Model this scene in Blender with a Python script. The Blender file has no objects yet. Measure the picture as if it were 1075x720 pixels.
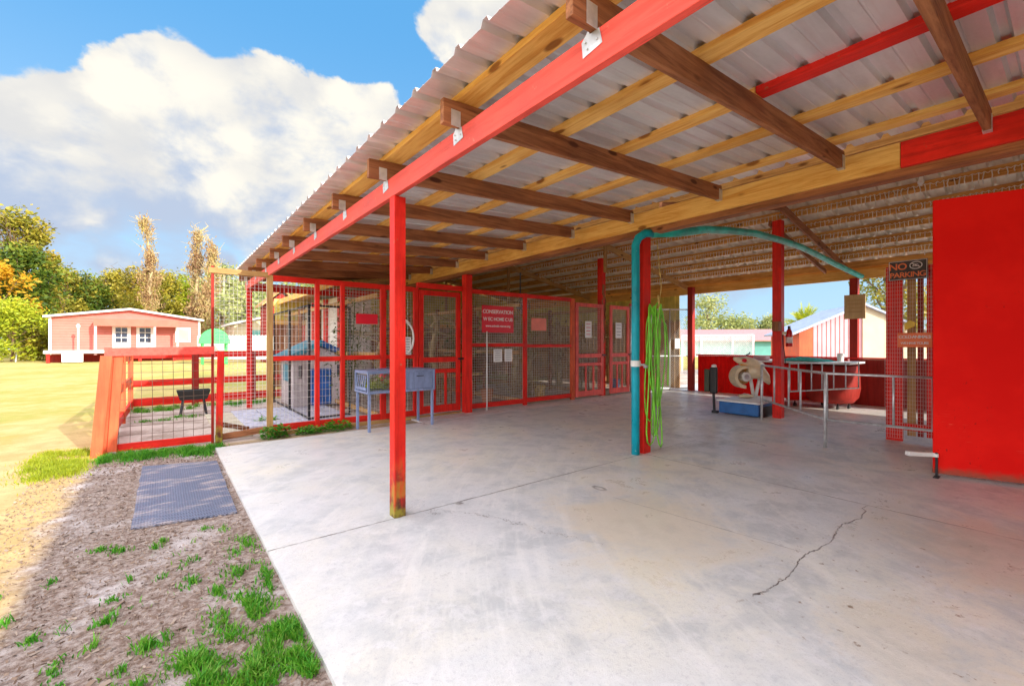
import bpy, bmesh, math, random
from mathutils import Vector, Matrix, noise as mnoise
R = math.radians
C = bpy.context.scene.collection
S = bpy.context.scene
random.seed(7)

# ------------------------------------------------------------------ camera
F = 465.0; W0 = 1075.0; EYE = 1.30
YAW = math.atan(367.5 / F)
FW = Vector((math.sin(YAW), math.cos(YAW), 0)); RT = Vector((math.cos(YAW), -math.sin(YAW), 0))
cam = bpy.data.cameras.new('camera'); camo = bpy.data.objects.new('camera', cam); C.objects.link(camo)
cam.sensor_width = 36; cam.lens = F / W0 * 36; cam.clip_end = 900; cam.clip_start = 0.05
camo.location = (0, 0, EYE); camo.rotation_euler = (R(90), 0, -YAW)
S.camera = camo
S.view_settings.view_transform = 'Standard'; S.view_settings.look = 'None'
S.view_settings.gamma = 1; S.view_settings.exposure = 1.76
S.view_settings.use_curve_mapping = False
S.render.engine = 'CYCLES'
S.cycles.max_bounces = 8; S.cycles.diffuse_bounces = 5

def dirv(px, py):
    return (FW + RT * ((px - 537.5) / F) + Vector((0, 0, 1)) * ((360 - py) / F)).normalized()
def at(px, d, z=0.0):
    p = FW * d + RT * (d * (px - 537.5) / F); return Vector((p.x, p.y, z))

# ------------------------------------------------------------------ sun and sky
SUN = Vector((0.62, -2.45, 1.0)).normalized()          # towards the sun
sl = bpy.data.lights.new('sun', 'SUN'); sl.energy = 2.0; sl.angle = R(0.5); sl.color = (1.0, 0.93, 0.80)
so = bpy.data.objects.new('sun', sl); C.objects.link(so)
so.rotation_euler = (-SUN).to_track_quat('-Z', 'Y').to_euler()

class NT:
    """small helper for building node expressions"""
    def __init__(s, tree): s.t = tree; s.n = tree.nodes; s.l = tree.links
    def node(s, typ, **kw):
        n = s.n.new(typ)
        for k, v in kw.items(): setattr(n, k, v)
        return n
    def put(s, sock, v):
        if isinstance(v, bpy.types.NodeSocket): s.l.new(v, sock)
        else:
            if hasattr(sock.default_value, '__len__') and not hasattr(v, '__len__'): v = [v] * len(sock.default_value)
            if hasattr(v, '__len__') and len(sock.default_value) == 4 and len(v) == 3: v = tuple(v) + (1,)
            sock.default_value = v
    def m(s, op, a, b=None, c=None, clamp=False):
        n = s.node('ShaderNodeMath', operation=op, use_clamp=clamp); s.put(n.inputs[0], a)
        if b is not None: s.put(n.inputs[1], b)
        if c is not None: s.put(n.inputs[2], c)
        return n.outputs[0]
    def v(s, op, a, b=None, sc=None):
        n = s.node('ShaderNodeVectorMath', operation=op); s.put(n.inputs[0], a)
        if b is not None: s.put(n.inputs[1], b)
        if sc is not None: s.put(n.inputs['Scale'], sc)
        return n.outputs['Value'] if op in ('DOT_PRODUCT', 'LENGTH', 'DISTANCE') else n.outputs[0]
    def mix(s, f, a, b, blend='MIX'):
        n = s.node('ShaderNodeMix', data_type='RGBA', blend_type=blend)
        s.put(n.inputs[0], f); s.put(n.inputs[6], a); s.put(n.inputs[7], b); return n.outputs[2]
    def noise(s, vec, scale, detail=4, rough=0.55, dist=0):
        n = s.node('ShaderNodeTexNoise'); s.put(n.inputs['Vector'], vec); n.inputs['Scale'].default_value = scale
        n.inputs['Detail'].default_value = detail; n.inputs['Roughness'].default_value = rough
        n.inputs['Distortion'].default_value = dist; return n.outputs[0]
    def vor(s, vec, scale, feature='F1'):
        n = s.node('ShaderNodeTexVoronoi', feature=feature); s.put(n.inputs['Vector'], vec)
        n.inputs['Scale'].default_value = scale; return n.outputs['Distance']
    def ss(s, x, lo, hi, a=0.0, b=1.0):
        n = s.node('ShaderNodeMapRange', interpolation_type='SMOOTHSTEP'); s.put(n.inputs[0], x)
        n.inputs[1].default_value = lo; n.inputs[2].default_value = hi; n.inputs[3].default_value = a; n.inputs[4].default_value = b
        return n.outputs[0]
    def sep(s, v):
        n = s.node('ShaderNodeSeparateXYZ'); s.put(n.inputs[0], v); return n.outputs
    def comb(s, x, y, z):
        n = s.node('ShaderNodeCombineXYZ'); s.put(n.inputs[0], x); s.put(n.inputs[1], y); s.put(n.inputs[2], z); return n.outputs[0]
    def pos(s): return s.node('ShaderNodeNewGeometry').outputs['Position']
    def scl(s, v, k): return s.v('MULTIPLY', v, k)

w = bpy.data.worlds.new('World'); S.world = w; w.use_nodes = True
q = NT(w.node_tree); q.n.clear()
sky = q.node('ShaderNodeTexSky', sky_type='NISHITA', sun_disc=False)
sky.sun_elevation = math.asin(SUN.z); sky.sun_rotation = math.atan2(SUN.x, SUN.y); sky.air_density = 1.0; sky.dust_density = 0.6; sky.ozone_density = 2.2
D = q.v('NORMALIZE', q.node('ShaderNodeTexCoord').outputs['Generated'])
dx, dy, dz = q.sep(D)
sq = q.comb(dx, dy, q.m('MULTIPLY', dz, 1.5))
warp = q.v('ADD', sq, q.scl(q.v('SUBTRACT', q.node('ShaderNodeTexNoise').outputs[1], (0.5, 0.5, 0.5)), (0, 0, 0)))
n1 = q.noise(sq, 5.0, 8, 0.55, 0.15); n2 = q.noise(q.v('ADD', sq, (3.1, 1.7, 0.4)), 2.3, 4, 0.5); n3 = q.noise(q.v('ADD', sq, (0.03, 0.0, 0.10)), 5.0, 8, 0.55, 0.15)
acc = 0.0
# banks of cumulus, each round its own compass direction and height
for px, py, rad, amp in ((85, 130, .10, 1.1), (20, 175, .20, 1.), (70, 150, .15, 1.), (150, 185, .20, 1.), (215, 130, .17, 1.), (270, 125, .15, 1.), (330, 135, .14, .95), (240, 200, .22, .95), (395, 125, .10, .85),
                         (30, 250, .16, .7), (130, 240, .18, .75), (500, 25, .12, .9), (570, -30, .2, .9), (400, 190, .13, .75), (232, 272, .045, .9),
                         (800, 310, .28, .62), (900, 300, .25, .6), (690, 300, .2, .55)):
    dd = dirv(px, py)
    d_ = q.v('DISTANCE', q.v('MULTIPLY', D, (1, 1, 1.25)), (dd.x, dd.y, dd.z * 1.25))
    acc = q.m('MAXIMUM', acc, q.m('MULTIPLY', q.ss(d_, rad * .25, rad * 1.35, 1.0, 0.0), amp))
back = q.m('MULTIPLY', q.ss(q.v('DOT_PRODUCT', D, tuple(FW)), 0.50, 0.20), 0.9)  # cloud added all round outside the view, as fill light
acc = q.m('MAXIMUM', acc, back)
puff = q.vor(q.v('ADD', sq, q.comb(q.m('MULTIPLY', n1, .25), q.m('MULTIPLY', n2, .2), q.m('MULTIPLY', n1, .2))), 11.0, 'SMOOTH_F1')
dens = q.m('ADD', acc, q.m('ADD', q.m('MULTIPLY', q.m('SUBTRACT', n1, 0.5), 2.1), q.m('ADD', q.m('MULTIPLY', q.m('SUBTRACT', n2, 0.5), 0.5), q.m('MULTIPLY', q.m('SUBTRACT', 0.45, puff), .30))))
soft = q.ss(dz, 0.12, 0.30)                                     # crisp tops high up, hazier low down
mask = q.mix(soft, q.ss(dens, 0.42, 1.0), q.ss(dens, 0.46, 0.60))
mask = q.m('MULTIPLY', mask, q.ss(dz, -0.02, 0.05))
relief = q.m('SUBTRACT', n1, n3)
low = q.ss(q.m('ADD', dz, q.m('MULTIPLY', q.m('SUBTRACT', n2, .5), .5)), 0.14, 0.34)
n4 = q.noise(q.v('ADD', sq, (7.7, 2.2, 5.1)), 4.2, 6, 0.6, 0.3)
core = q.ss(dens, 0.5, 1.1)                                      # thick middles are greyer than the sunlit rims
lit = q.ss(q.m('ADD', q.m('MULTIPLY', relief, 4.0), q.m('ADD', q.m('MULTIPLY', q.m('SUBTRACT', n4, 0.5), 5.5), q.m('SUBTRACT', q.m('MULTIPLY', low, 1.1), q.m('MULTIPLY', core, .25)))), -0.35, 1.05)
lit2 = q.ss(q.m('ADD', q.m('MULTIPLY', q.m('SUBTRACT', n1, 0.5), 3.0), q.m('MULTIPLY', q.m('SUBTRACT', .45, puff), 1.6)), -0.5, 0.6)
cloud = q.mix(lit, (1.65, 1.95, 2.5), q.mix(lit2, (2.45, 2.45, 2.45), (3.3, 3.15, 2.8)))
cloud = q.mix(q.ss(q.v('DOT_PRODUCT', D, tuple(FW)), 0.52, 0.15), cloud, (9.2, 9.1, 9.5))  # unseen cloud made far brighter than the visible ones, to fill the shade
blue = q.mix(0.88, sky.outputs[0], q.mix(q.ss(dz, 0.0, 0.6), (1.45, 2.3, 3.1), (0.38, 1.4, 2.75)))
col = q.mix(mask, blue, cloud)
bg = q.node('ShaderNodeBackground'); q.put(bg.inputs[0], col); bg.inputs[1].default_value = 0.095
out = q.node('ShaderNodeOutputWorld'); q.l.new(bg.outputs[0], out.inputs[0])

# ------------------------------------------------------------------ materials
def mat(name, rough=0.6, metal=0.0, spec=0.5):
    m = bpy.data.materials.new(name); m.use_nodes = True
    n = NT(m.node_tree); b = m.node_tree.nodes['Principled BSDF']
    b.inputs['Roughness'].default_value = rough; b.inputs['Metallic'].default_value = metal
    b.inputs['Specular IOR Level'].default_value = spec
    return m, n, b
def bump(n, b, h, strength=0.3, dist=0.01):
    bp = n.node('ShaderNodeBump'); bp.inputs['Strength'].default_value = strength; bp.inputs['Distance'].default_value = dist
    n.put(bp.inputs['Height'], h); n.l.new(bp.outputs[0], b.inputs['Normal'])

def plain(name, col, rough=0.6, metal=0.0, var=0.12, scale=6, bmp=0.1):
    m, n, b = mat(name, rough, metal); p = n.pos()
    f = n.noise(p, scale, 5, 0.6)
    c1 = tuple(max(0, c * (1 - var)) for c in col); c2 = tuple(min(1, c * (1 + var)) for c in col)
    n.put(b.inputs['Base Color'], n.mix(n.ss(f, 0.3, 0.7), c1, c2))
    n.put(b.inputs['Roughness'], n.ss(n.noise(p, scale * 3, 3), 0.2, 0.8, rough * 0.85, min(1, rough * 1.15)))
    if bmp: bump(n, b, n.noise(p, scale * 12, 3), bmp, 0.004)
    return m
AX = {'x': (0.9, 14, 14), 'y': (14, 0.9, 14), 'z': (14, 14, 0.9)}
def wood(name, light, dark, axis, rough=0.7, knots=True, spec=0.3):
    m, n, b = mat(name, rough, 0, spec); p = n.pos()
    oi = n.node('ShaderNodeObjectInfo').outputs['Random']
    p = n.v('ADD', p, n.comb(n.m('MULTIPLY', oi, 7.3), n.m('MULTIPLY', oi, 3.1), n.m('MULTIPLY', oi, 5.7)))
    s = n.scl(p, AX[axis]); g = n.noise(s, 1.6, 6, 0.6, 0.8); g2 = n.noise(s, 6.0, 4, 0.7, 0.2)
    f = n.m('ADD', n.m('MULTIPLY', n.ss(g, 0.35, 0.68), 0.75), n.m('MULTIPLY', n.ss(g2, 0.4, 0.75), 0.45), clamp=True)
    c = n.mix(f, light, dark)
    if knots:
        ks = n.scl(p, tuple(2.2 if v < 1 else 6.0 for v in AX[axis])); k = n.vor(ks, 1.0)
        c = n.mix(n.ss(k, 0.09, 0.16, 0.9, 0.0), c, (dark[0] * .35, dark[1] * .25, dark[2] * .2))
        f = n.m('SUBTRACT', f, n.ss(k, 0.05, 0.2, 0.5, 0))
    st = n.noise(p, 1.3, 4, 0.6); c = n.mix(n.ss(st, 0.45, 0.75, 0, 0.45), c, tuple(v * 0.55 for v in dark))
    n.put(b.inputs['Base Color'], c); bump(n, b, f, 0.35, 0.004)
    return m
def paint(name, col, axis='z', rough=0.5, wear=(0.30, 0.16, 0.08), amount=0.35, foot=None, metal=0.0):
    m, n, b = mat(name, rough, metal, 0.22); p = n.pos()
    oi = n.node('ShaderNodeObjectInfo').outputs['Random']
    p2 = n.v('ADD', p, n.comb(n.m('MULTIPLY', oi, 5.3), n.m('MULTIPLY', oi, 9.1), n.m('MULTIPLY', oi, 2.7)))
    g = n.noise(n.scl(p2, AX[axis]), 1.8, 6, 0.65, 0.3); st = n.noise(p2, 2.4, 5, 0.65)
    c = n.mix(n.ss(st, 0.3, 0.7), tuple(v * 0.78 for v in col), tuple(min(1, v * 1.12 + 0.004) for v in col))
    c = n.mix(n.ss(g, 0.42, 0.68, 0, 0.5), c, tuple(v * 0.5 for v in col))
    g8 = n.noise(n.scl(p2, tuple(v * 5 for v in AX[axis])), 1.6, 4, 0.7)
    c = n.mix(n.ss(g8, 0.56, 0.68, 0, 0.35), c, tuple(v * 0.35 + .01 for v in col))
    chip = n.m('MULTIPLY', n.ss(n.noise(p2, 22, 6, 0.75), 0.62, 0.68), n.ss(n.noise(p2, 3.0, 2), 0.48, 0.62))
    c = n.mix(n.m('MULTIPLY', chip, amount * 2, clamp=True), c, wear)
    if foot:
        z = n.sep(p)[2]
        fm = n.ss(n.m('ADD', z, n.m('MULTIPLY', n.noise(n.scl(p, (18, 18, 3)), 1.2, 5), 0.7)), 0.42, 0.78, 0.95, 0.0)
        c = n.mix(fm, c, n.mix(n.ss(n.noise(p, 9, 4), 0.4, 0.6), foot, (0.06, 0.03, 0.02)))
    n.put(b.inputs['Base Color'], c)
    n.put(b.inputs['Roughness'], n.ss(st, 0.3, 0.7, rough * 0.75, rough * 1.2))
    bump(n, b, n.m('ADD', g, n.m('ADD', n.m('MULTIPLY', g8, .5), n.m('MULTIPLY', n.noise(p2, 60, 3), 0.3))), 0.5, 0.004)
    return m
M = {}
RED = (0.80, 0.022, 0.012)
for a in 'xyz':
    M['red_' + a] = paint('red_paint_' + a, RED, a)
    M['pine_' + a] = wood('new_pine_' + a, (0.90, 0.56, 0.17), (0.66, 0.29, 0.05), a)
    M['brown_' + a] = wood('old_lumber_' + a, (0.44, 0.18, 0.075), (0.18, 0.06, 0.025), a)
    M['amber_' + a] = wood('amber_lumber_' + a, (0.80, 0.45, 0.14), (0.46, 0.19, 0.045), a)
    M['tan_' + a] = wood('weathered_lumber_' + a, (0.56, 0.33, 0.12), (0.34, 0.17, 0.055), a)
M['red_foot'] = paint('red_paint_mossy_foot', RED, 'z', foot=(0.26, 0.24, 0.03))
M['dark_red'] = paint('old_dark_red_paint', (0.34, 0.022, 0.014), 'z', 0.65, amount=0.6)
M['sky_gloss_red'] = paint('sky_gloss_red_paint', (0.84, 0.10, 0.075), 'y', 0.55, wear=(0.7, 0.25, 0.18), amount=0.5)  # paler, pinker red: skylight gloss on the beam's outer face put into the colour
M['orange_red'] = paint('orange_red_stain', (0.72, 0.12, 0.045), 'z', 0.6, wear=(0.5, 0.2, 0.08), amount=0.5)
M['pink_red'] = paint('worn_pink_red_paint', (0.85, 0.14, 0.12), 'z', 0.6, wear=(0.8, 0.5, 0.4), amount=0.6)
M['door_red'] = paint('glossy_red_door_paint', (0.84, 0.006, 0.003), 'z', 0.8, wear=(0.9, 0.16, 0.1), amount=0.25)
M['door_red'].node_tree.nodes['Principled BSDF'].inputs['Specular IOR Level'].default_value = 0.12
def scuffed():
    m, n, b = mat('scuffed_red_panel', 0.75, 0, 0.15); p = n.pos(); x, y, z = n.sep(p)
    c = n.mix(n.ss(n.noise(p, 1.6, 5, .6), .35, .65), (0.78, 0.005, 0.003), (0.88, 0.010, 0.005))
    sc_ = n.m('MULTIPLY', n.ss(n.noise(n.scl(p, (3, 3, 60)), 2.0, 4, .7), .60, .68), n.ss(n.noise(p, 4, 3), .52, .62))
    band = n.m('MAXIMUM', n.ss(n.m('ABSOLUTE', n.m('SUBTRACT', z, 1.18)), .0, .05, 1, 0), n.ss(n.m('ABSOLUTE', n.m('SUBTRACT', z, .52)), .0, .06, 1, 0))
    c = n.mix(n.m('MULTIPLY', sc_, n.m('ADD', n.m('MULTIPLY', band, .9), .15), clamp=True), c, (.95, .28, .18))
    c = n.mix(n.m('MULTIPLY', n.ss(n.noise(p, 30, 4, .7), .64, .69), n.ss(n.noise(p, 2, 2), .5, .62, 0, .8)), c, (.30, .01, .01))
    c = n.mix(n.ss(n.m('ADD', z, n.m('MULTIPLY', n.noise(p, 12, 5), .12)), .12, .22, .8, 0), c, (.22, .10, .06))
    n.put(b.inputs['Base Color'], c); bump(n, b, n.m('ADD', n.noise(p, 3, 4), n.m('MULTIPLY', n.noise(p, 70, 4, .7), .25)), .3, .006); return m
M['panel_red'] = scuffed()
M['teal_pipe'] = paint('teal_painted_pipe', (0.005, 0.36, 0.46), 'z', 0.35, wear=(0.7, 0.85, 0.85), amount=0.3)
M['teal_hose'] = plain('teal_green_pipe', (0.012, 0.42, 0.36), 0.4, var=0.3)
M['galv'] = plain('galvanised_steel', (0.62, 0.64, 0.66), 0.42, 0.6, 0.18, 14)
M['wire'] = plain('galvanised_wire', (0.74, 0.72, 0.66), 0.5, 0.3, 0.2, 14, 0)
M['wire_white'] = plain('pale_wire', (0.8, 0.78, 0.74), 0.5, 0.0, 0.1, 10, 0)
M['wire_dark'] = plain('rusty_wire', (0.16, 0.10, 0.07), 0.6, 0.2, 0.2, 10, 0)
M['black'] = plain('black_metal', (0.022, 0.024, 0.028), 0.45, 0.2)
M['black_plastic'] = plain('black_plastic', (0.02, 0.02, 0.02), 0.5)
M['olive'] = plain('olive_black_plastic', (0.05, 0.06, 0.03), 0.5)
M['white'] = plain('white_paint', (0.80, 0.79, 0.76), 0.5, 0, 0.06)
M['paper'] = plain('white_paper', (0.82, 0.80, 0.80), 0.7, 0, 0.04)
M['cream'] = plain('cream_fibreglass', (0.74, 0.62, 0.42), 0.35, 0, 0.15, 9)
M['orange'] = plain('orange_plastic', (0.72, 0.30, 0.03), 0.4)
M['blue'] = plain('blue_paint', (0.012, 0.11, 0.33), 0.4, 0, 0.2)
M['slate'] = paint('slate_blue_paint', (0.25, 0.31, 0.50), 'z', 0.5, wear=(0.35, 0.3, 0.28), amount=0.5)
M['sign_red'] = plain('red_sign_face', (0.72, 0.01, 0.03), 0.4, 0, 0.06)
M['sign_pink'] = plain('pink_sign_face', (0.85, 0.22, 0.16), 0.5, 0, 0.1)
M['sign_black'] = plain('black_sign_face', (0.045, 0.03, 0.028), 0.5, 0, 0.2)
M['sign_orange'] = plain('orange_lettering', (0.90, 0.20, 0.05), 0.5, 0, 0.05, bmp=0)
M['letters'] = plain('white_lettering', (0.85, 0.78, 0.78), 0.5, 0, 0.05, bmp=0)
M['ink'] = plain('grey_ink', (0.18, 0.19, 0.22), 0.6, 0, 0.05, bmp=0)
M['hose'] = plain('lime_green_hose', (0.20, 0.62, 0.04), 0.4, 0, 0.25)
M['cloth'] = plain('teal_cloth', (0.05, 0.48, 0.44), 0.9, 0, 0.3, 12, 0.5)
M['playwall'] = plain('pale_mauve_plastic', (0.64, 0.58, 0.60), 0.5, 0, 0.1)
M['playblue'] = plain('blue_plastic', (0.02, 0.14, 0.50), 0.4, 0, 0.2)
M['playteal'] = plain('teal_blue_plastic', (0.02, 0.33, 0.48), 0.4, 0, 0.2)
M['yellow'] = plain('yellow_paint', (0.80, 0.55, 0.04), 0.5)
M['ply'] = wood('plywood_face', (0.62, 0.42, 0.22), (0.50, 0.32, 0.15), 'z', knots=False)
M['extinguisher'] = plain('extinguisher_red', (0.65, 0.01, 0.015), 0.25)
M['straw'] = plain('straw_yellow', (0.55, 0.40, 0.13), 0.9, 0, 0.4, 20, 0.6)
M['clay'] = plain('terracotta', (0.45, 0.17, 0.07), 0.8)
M['bark'] = wood('bark', (0.26, 0.17, 0.10), (0.10, 0.06, 0.035), 'z', 0.9)
M['palebark'] = wood('pale_bark', (0.62, 0.50, 0.28), (0.34, 0.24, 0.11), 'z', 0.9)
M['pink_siding'] = plain('pink_siding', (0.56, 0.165, 0.13), 0.6, 0, 0.07, 2)
M['pink_dark'] = plain('salmon_fascia', (0.50, 0.12, 0.08), 0.6, 0, 0.07, 2)
M['pink_light'] = plain('pale_pink_paint', (0.58, 0.33, 0.35), 0.6, 0, 0.1, 2)
M['teal_wall'] = plain('teal_siding', (0.12, 0.36, 0.33), 0.6, 0, 0.07, 2)
M['roof_white'] = plain('white_roof', (0.80, 0.79, 0.76), 0.5, 0, 0.05)
M['roof_pink'] = plain('pinkish_metal_roof', (0.50, 0.24, 0.23), 0.45, 0.1)
M['roof_blue'] = plain('pale_blue_tarp', (0.36, 0.42, 0.54), 0.6, 0, 0.2)
M['beige'] = plain('beige_siding', (0.55, 0.46, 0.30), 0.6, 0, 0.08, 2)
M['slide'] = plain('bright_green_plastic', (0.05, 0.55, 0.12), 0.4)
M['glass'] = plain('window_glass', (0.03, 0.04, 0.07), 0.08, 0, 0.3, 2, 0)

# corrugated steel, seen from below
def tin(name, col, rough=0.40, metal=0.45):
    m, n, b = mat(name, rough, metal, 0.5); p = n.pos()
    f = n.noise(n.scl(p, (0.5, 3, 1)), 1.7, 5, 0.6); g = n.noise(p, 40, 4, 0.6)
    c = n.mix(n.ss(f, 0.3, 0.7), tuple(v * 0.82 for v in col), tuple(min(1, v * 1.12) for v in col))
    c = n.mix(n.ss(n.noise(n.scl(p, (0.3, 8, 1)), 2.5, 3), 0.55, 0.8, 0, 0.3), c, (0.55, 0.32, 0.30))
    n.put(b.inputs['Base Color'], c); n.put(b.inputs['Roughness'], n.ss(g, 0.3, 0.7, rough * 0.8, rough * 1.3))
    bump(n, b, n.noise(n.scl(p, (0.4, 2, 1)), 3, 3), 0.15, 0.01)
    return m
M['tin'] = tin('galvanised_roof_sheet', (0.72, 0.71, 0.72))
M['tin_old'] = tin('dusty_roof_sheet', (0.80, 0.74, 0.62), 0.5, 0.1)
M['fibre'] = plain('yellow_green_siding_sheet', (0.60, 0.50, 0.10), 0.5, 0, 0.15, 3)

# concrete with joints, cracks, stains
def concrete():
    m, n, b = mat('concrete_slab', 0.5, 0, 0.5); p = n.pos(); x, y, z = n.sep(p)
    big = n.noise(p, 0.55, 5, 0.6, 0.4); mid = n.noise(p, 2.6, 6, 0.65, 0.3); fine = n.noise(p, 38, 5, 0.7); grit = n.noise(p, 160, 3, 0.7)
    c = n.mix(n.ss(big, 0.35, 0.65), (0.65, 0.66, 0.68), (0.73, 0.70, 0.62))
    c = n.mix(n.ss(mid, 0.42, 0.66, 0, 0.7), c, (0.44, 0.46, 0.48))
    c = n.mix(n.ss(n.noise(p, 7, 6, 0.7, 0.5), 0.50, 0.64, 0, 0.5), c, (0.74, 0.73, 0.74))
    c = n.mix(n.ss(fine, 0.50, 0.72, 0, 0.42), c, (0.40, 0.39, 0.42))
    c = n.mix(n.ss(grit, 0.56, 0.70, 0, 0.4), c, (0.30, 0.28, 0.29))
    # trowel arcs
    arc = n.noise(n.comb(n.v('DISTANCE', p, (7.5, -2.0, 0)), n.m('MULTIPLY', n.m('ARCTAN2', n.m('ADD', y, 2.0), n.m('SUBTRACT', x, 7.5)), 0.8), 0), 9, 5, 0.7)
    c = n.mix(n.ss(arc, 0.50, 0.66, 0, 0.35), c, (0.82, 0.80, 0.78))
    # warm worn stain
    for (sx, sy, r0, amt, cc) in ((2.7, 1.9, 0.9, 0.55, (0.66, 0.55, 0.38)), (4.2, 2.4, 0.7, 0.35, (0.66, 0.56, 0.40)), (4.0, 0.2, 1.0, 0.45, (0.50, 0.40, 0.26)), (5.6, 2.0, 0.9, 0.3, (0.70, 0.52, 0.48)), (2.4, 0.4, 0.5, .35, (0.6, 0.5, 0.36))):
        d = n.v('DISTANCE', p, (sx, sy, 0)); e = n.m('ADD', d, n.m('MULTIPLY', n.m('SUBTRACT', mid, 0.5), 1.6))
        c = n.mix(n.ss(e, r0 * 0.3, r0, amt, 0), c, cc)
    # small rust spots to the right
    sp = n.m('MULTIPLY', n.ss(n.noise(p, 17, 4, 0.7), 0.63, 0.70), n.ss(n.v('DISTANCE', p, (3.1, 0.4, 0)), 0.6, 1.4, 1, 0))
    c = n.mix(n.m('MULTIPLY', sp, 0.8), c, (0.22, 0.13, 0.07))
    wob = n.m('MULTIPLY', n.m('SUBTRACT', n.noise(p, 3.0, 5, 0.7), 0.5), 0.16)
    wob2 = n.m('MULTIPLY', n.m('SUBTRACT', n.noise(p, 1.3, 6, 0.75), 0.5), 0.9)
    tiny = n.m('MULTIPLY', n.m('SUBTRACT', n.noise(p, 14, 3, 0.6), 0.5), 0.02)
    def rng(v, lo, hi): return n.m('MULTIPLY', n.ss(v, lo - 0.03, lo + 0.03), n.ss(v, hi - 0.03, hi + 0.03, 1, 0))
    lines = None
    def add(off, wd, rg, amt=1.0):
        nonlocal lines
        l = n.ss(n.m('ABSOLUTE', off), wd * 0.35, wd, amt, 0)
        if rg is not None: l = n.m('MULTIPLY', l, rg)
        lines = l if lines is None else n.m('MAXIMUM', lines, l)
    jit = n.ss(n.noise(p, 5, 4, 0.7), 0.35, 0.6, 0.35, 1)
    add(n.m('ADD', n.m('SUBTRACT', y, 3.06), tiny), 0.009, rng(x, 0.4, 4.32))
    add(n.m('ADD', n.m('SUBTRACT', x, 4.36), tiny), 0.010, rng(y, -8, 3.2))
    add(n.m('ADD', n.m('SUBTRACT', y, 3.08), tiny), 0.007, rng(x, 4.4, 11.3), 0.5)
    add(n.m('ADD', n.m('SUBTRACT', x, 4.36), tiny), 0.006, rng(y, 3.2, 7), 0.4)
    add(n.m('ADD', n.m('SUBTRACT', n.m('ADD', x, n.m('MULTIPLY', y, .1)), 3.17), tiny), 0.006, rng(y, 1.02, 2.35), 0.75)
    add(n.m('ADD', n.m('SUBTRACT', y, n.m('ADD', 0.98, n.m('MULTIPLY', n.m('SINE', n.m('MULTIPLY', x, 9)), 0.02))), n.m('MULTIPLY', wob, .8)), 0.0055, rng(x, 2.35, 4.33))
    add(n.m('ADD', n.m('SUBTRACT', n.m('ADD', x, n.m('MULTIPLY', y, 0.55)), 3.25), wob2), 0.007, n.m('MULTIPLY', rng(y, 1.6, 3.05), rng(x, 1.2, 2.2)), 0.7)
    add(n.m('ADD', n.m('SUBTRACT', n.m('SUBTRACT', x, n.m('MULTIPLY', y, 0.3)), 0.6), wob2), 0.005, rng(y, 3.2, 6.4), 0.35)
    add(n.m('ADD', n.m('SUBTRACT', n.m('ADD', n.m('MULTIPLY', x, 0.4), y), 5.9), wob2), 0.005, rng(x, 1.6, 4.1), 0.35)
    ring = n.m('ABSOLUTE', n.m('SUBTRACT', n.v('DISTANCE', n.scl(p, (1, 0.55, 1)), (3.02, 1.42, 0)), n.m('ADD', 0.04, n.m('MULTIPLY', wob, 0.4))))
    add(ring, 0.012, None, 0.9)
    chipx = n.v('DISTANCE', n.v('ADD', p, n.comb(wob, wob, 0)), (1.86, 3.03, 0))
    lines = n.m('MAXIMUM', lines, n.ss(chipx, 0.03, 0.05, 1, 0))
    lines = n.m('MULTIPLY', lines, jit)
    c = n.mix(n.m('MULTIPLY', lines, 0.9), c, (0.075, 0.055, 0.045))
    n.put(b.inputs['Base Color'], c)
    n.put(b.inputs['Roughness'], n.m('ADD', n.ss(mid, 0.3, 0.7, 0.20, 0.44), n.m('MULTIPLY', fine, 0.12)))
    h = n.m('SUBTRACT', n.m('ADD', n.m('MULTIPLY', fine, 0.35), n.m('ADD', n.m('MULTIPLY', mid, 0.8), n.m('MULTIPLY', grit, 0.2))), n.m('MULTIPLY', lines, 1.6))
    bump(n, b, h, 0.5, 0.006)
    return m
M['concrete'] = concrete()
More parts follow.
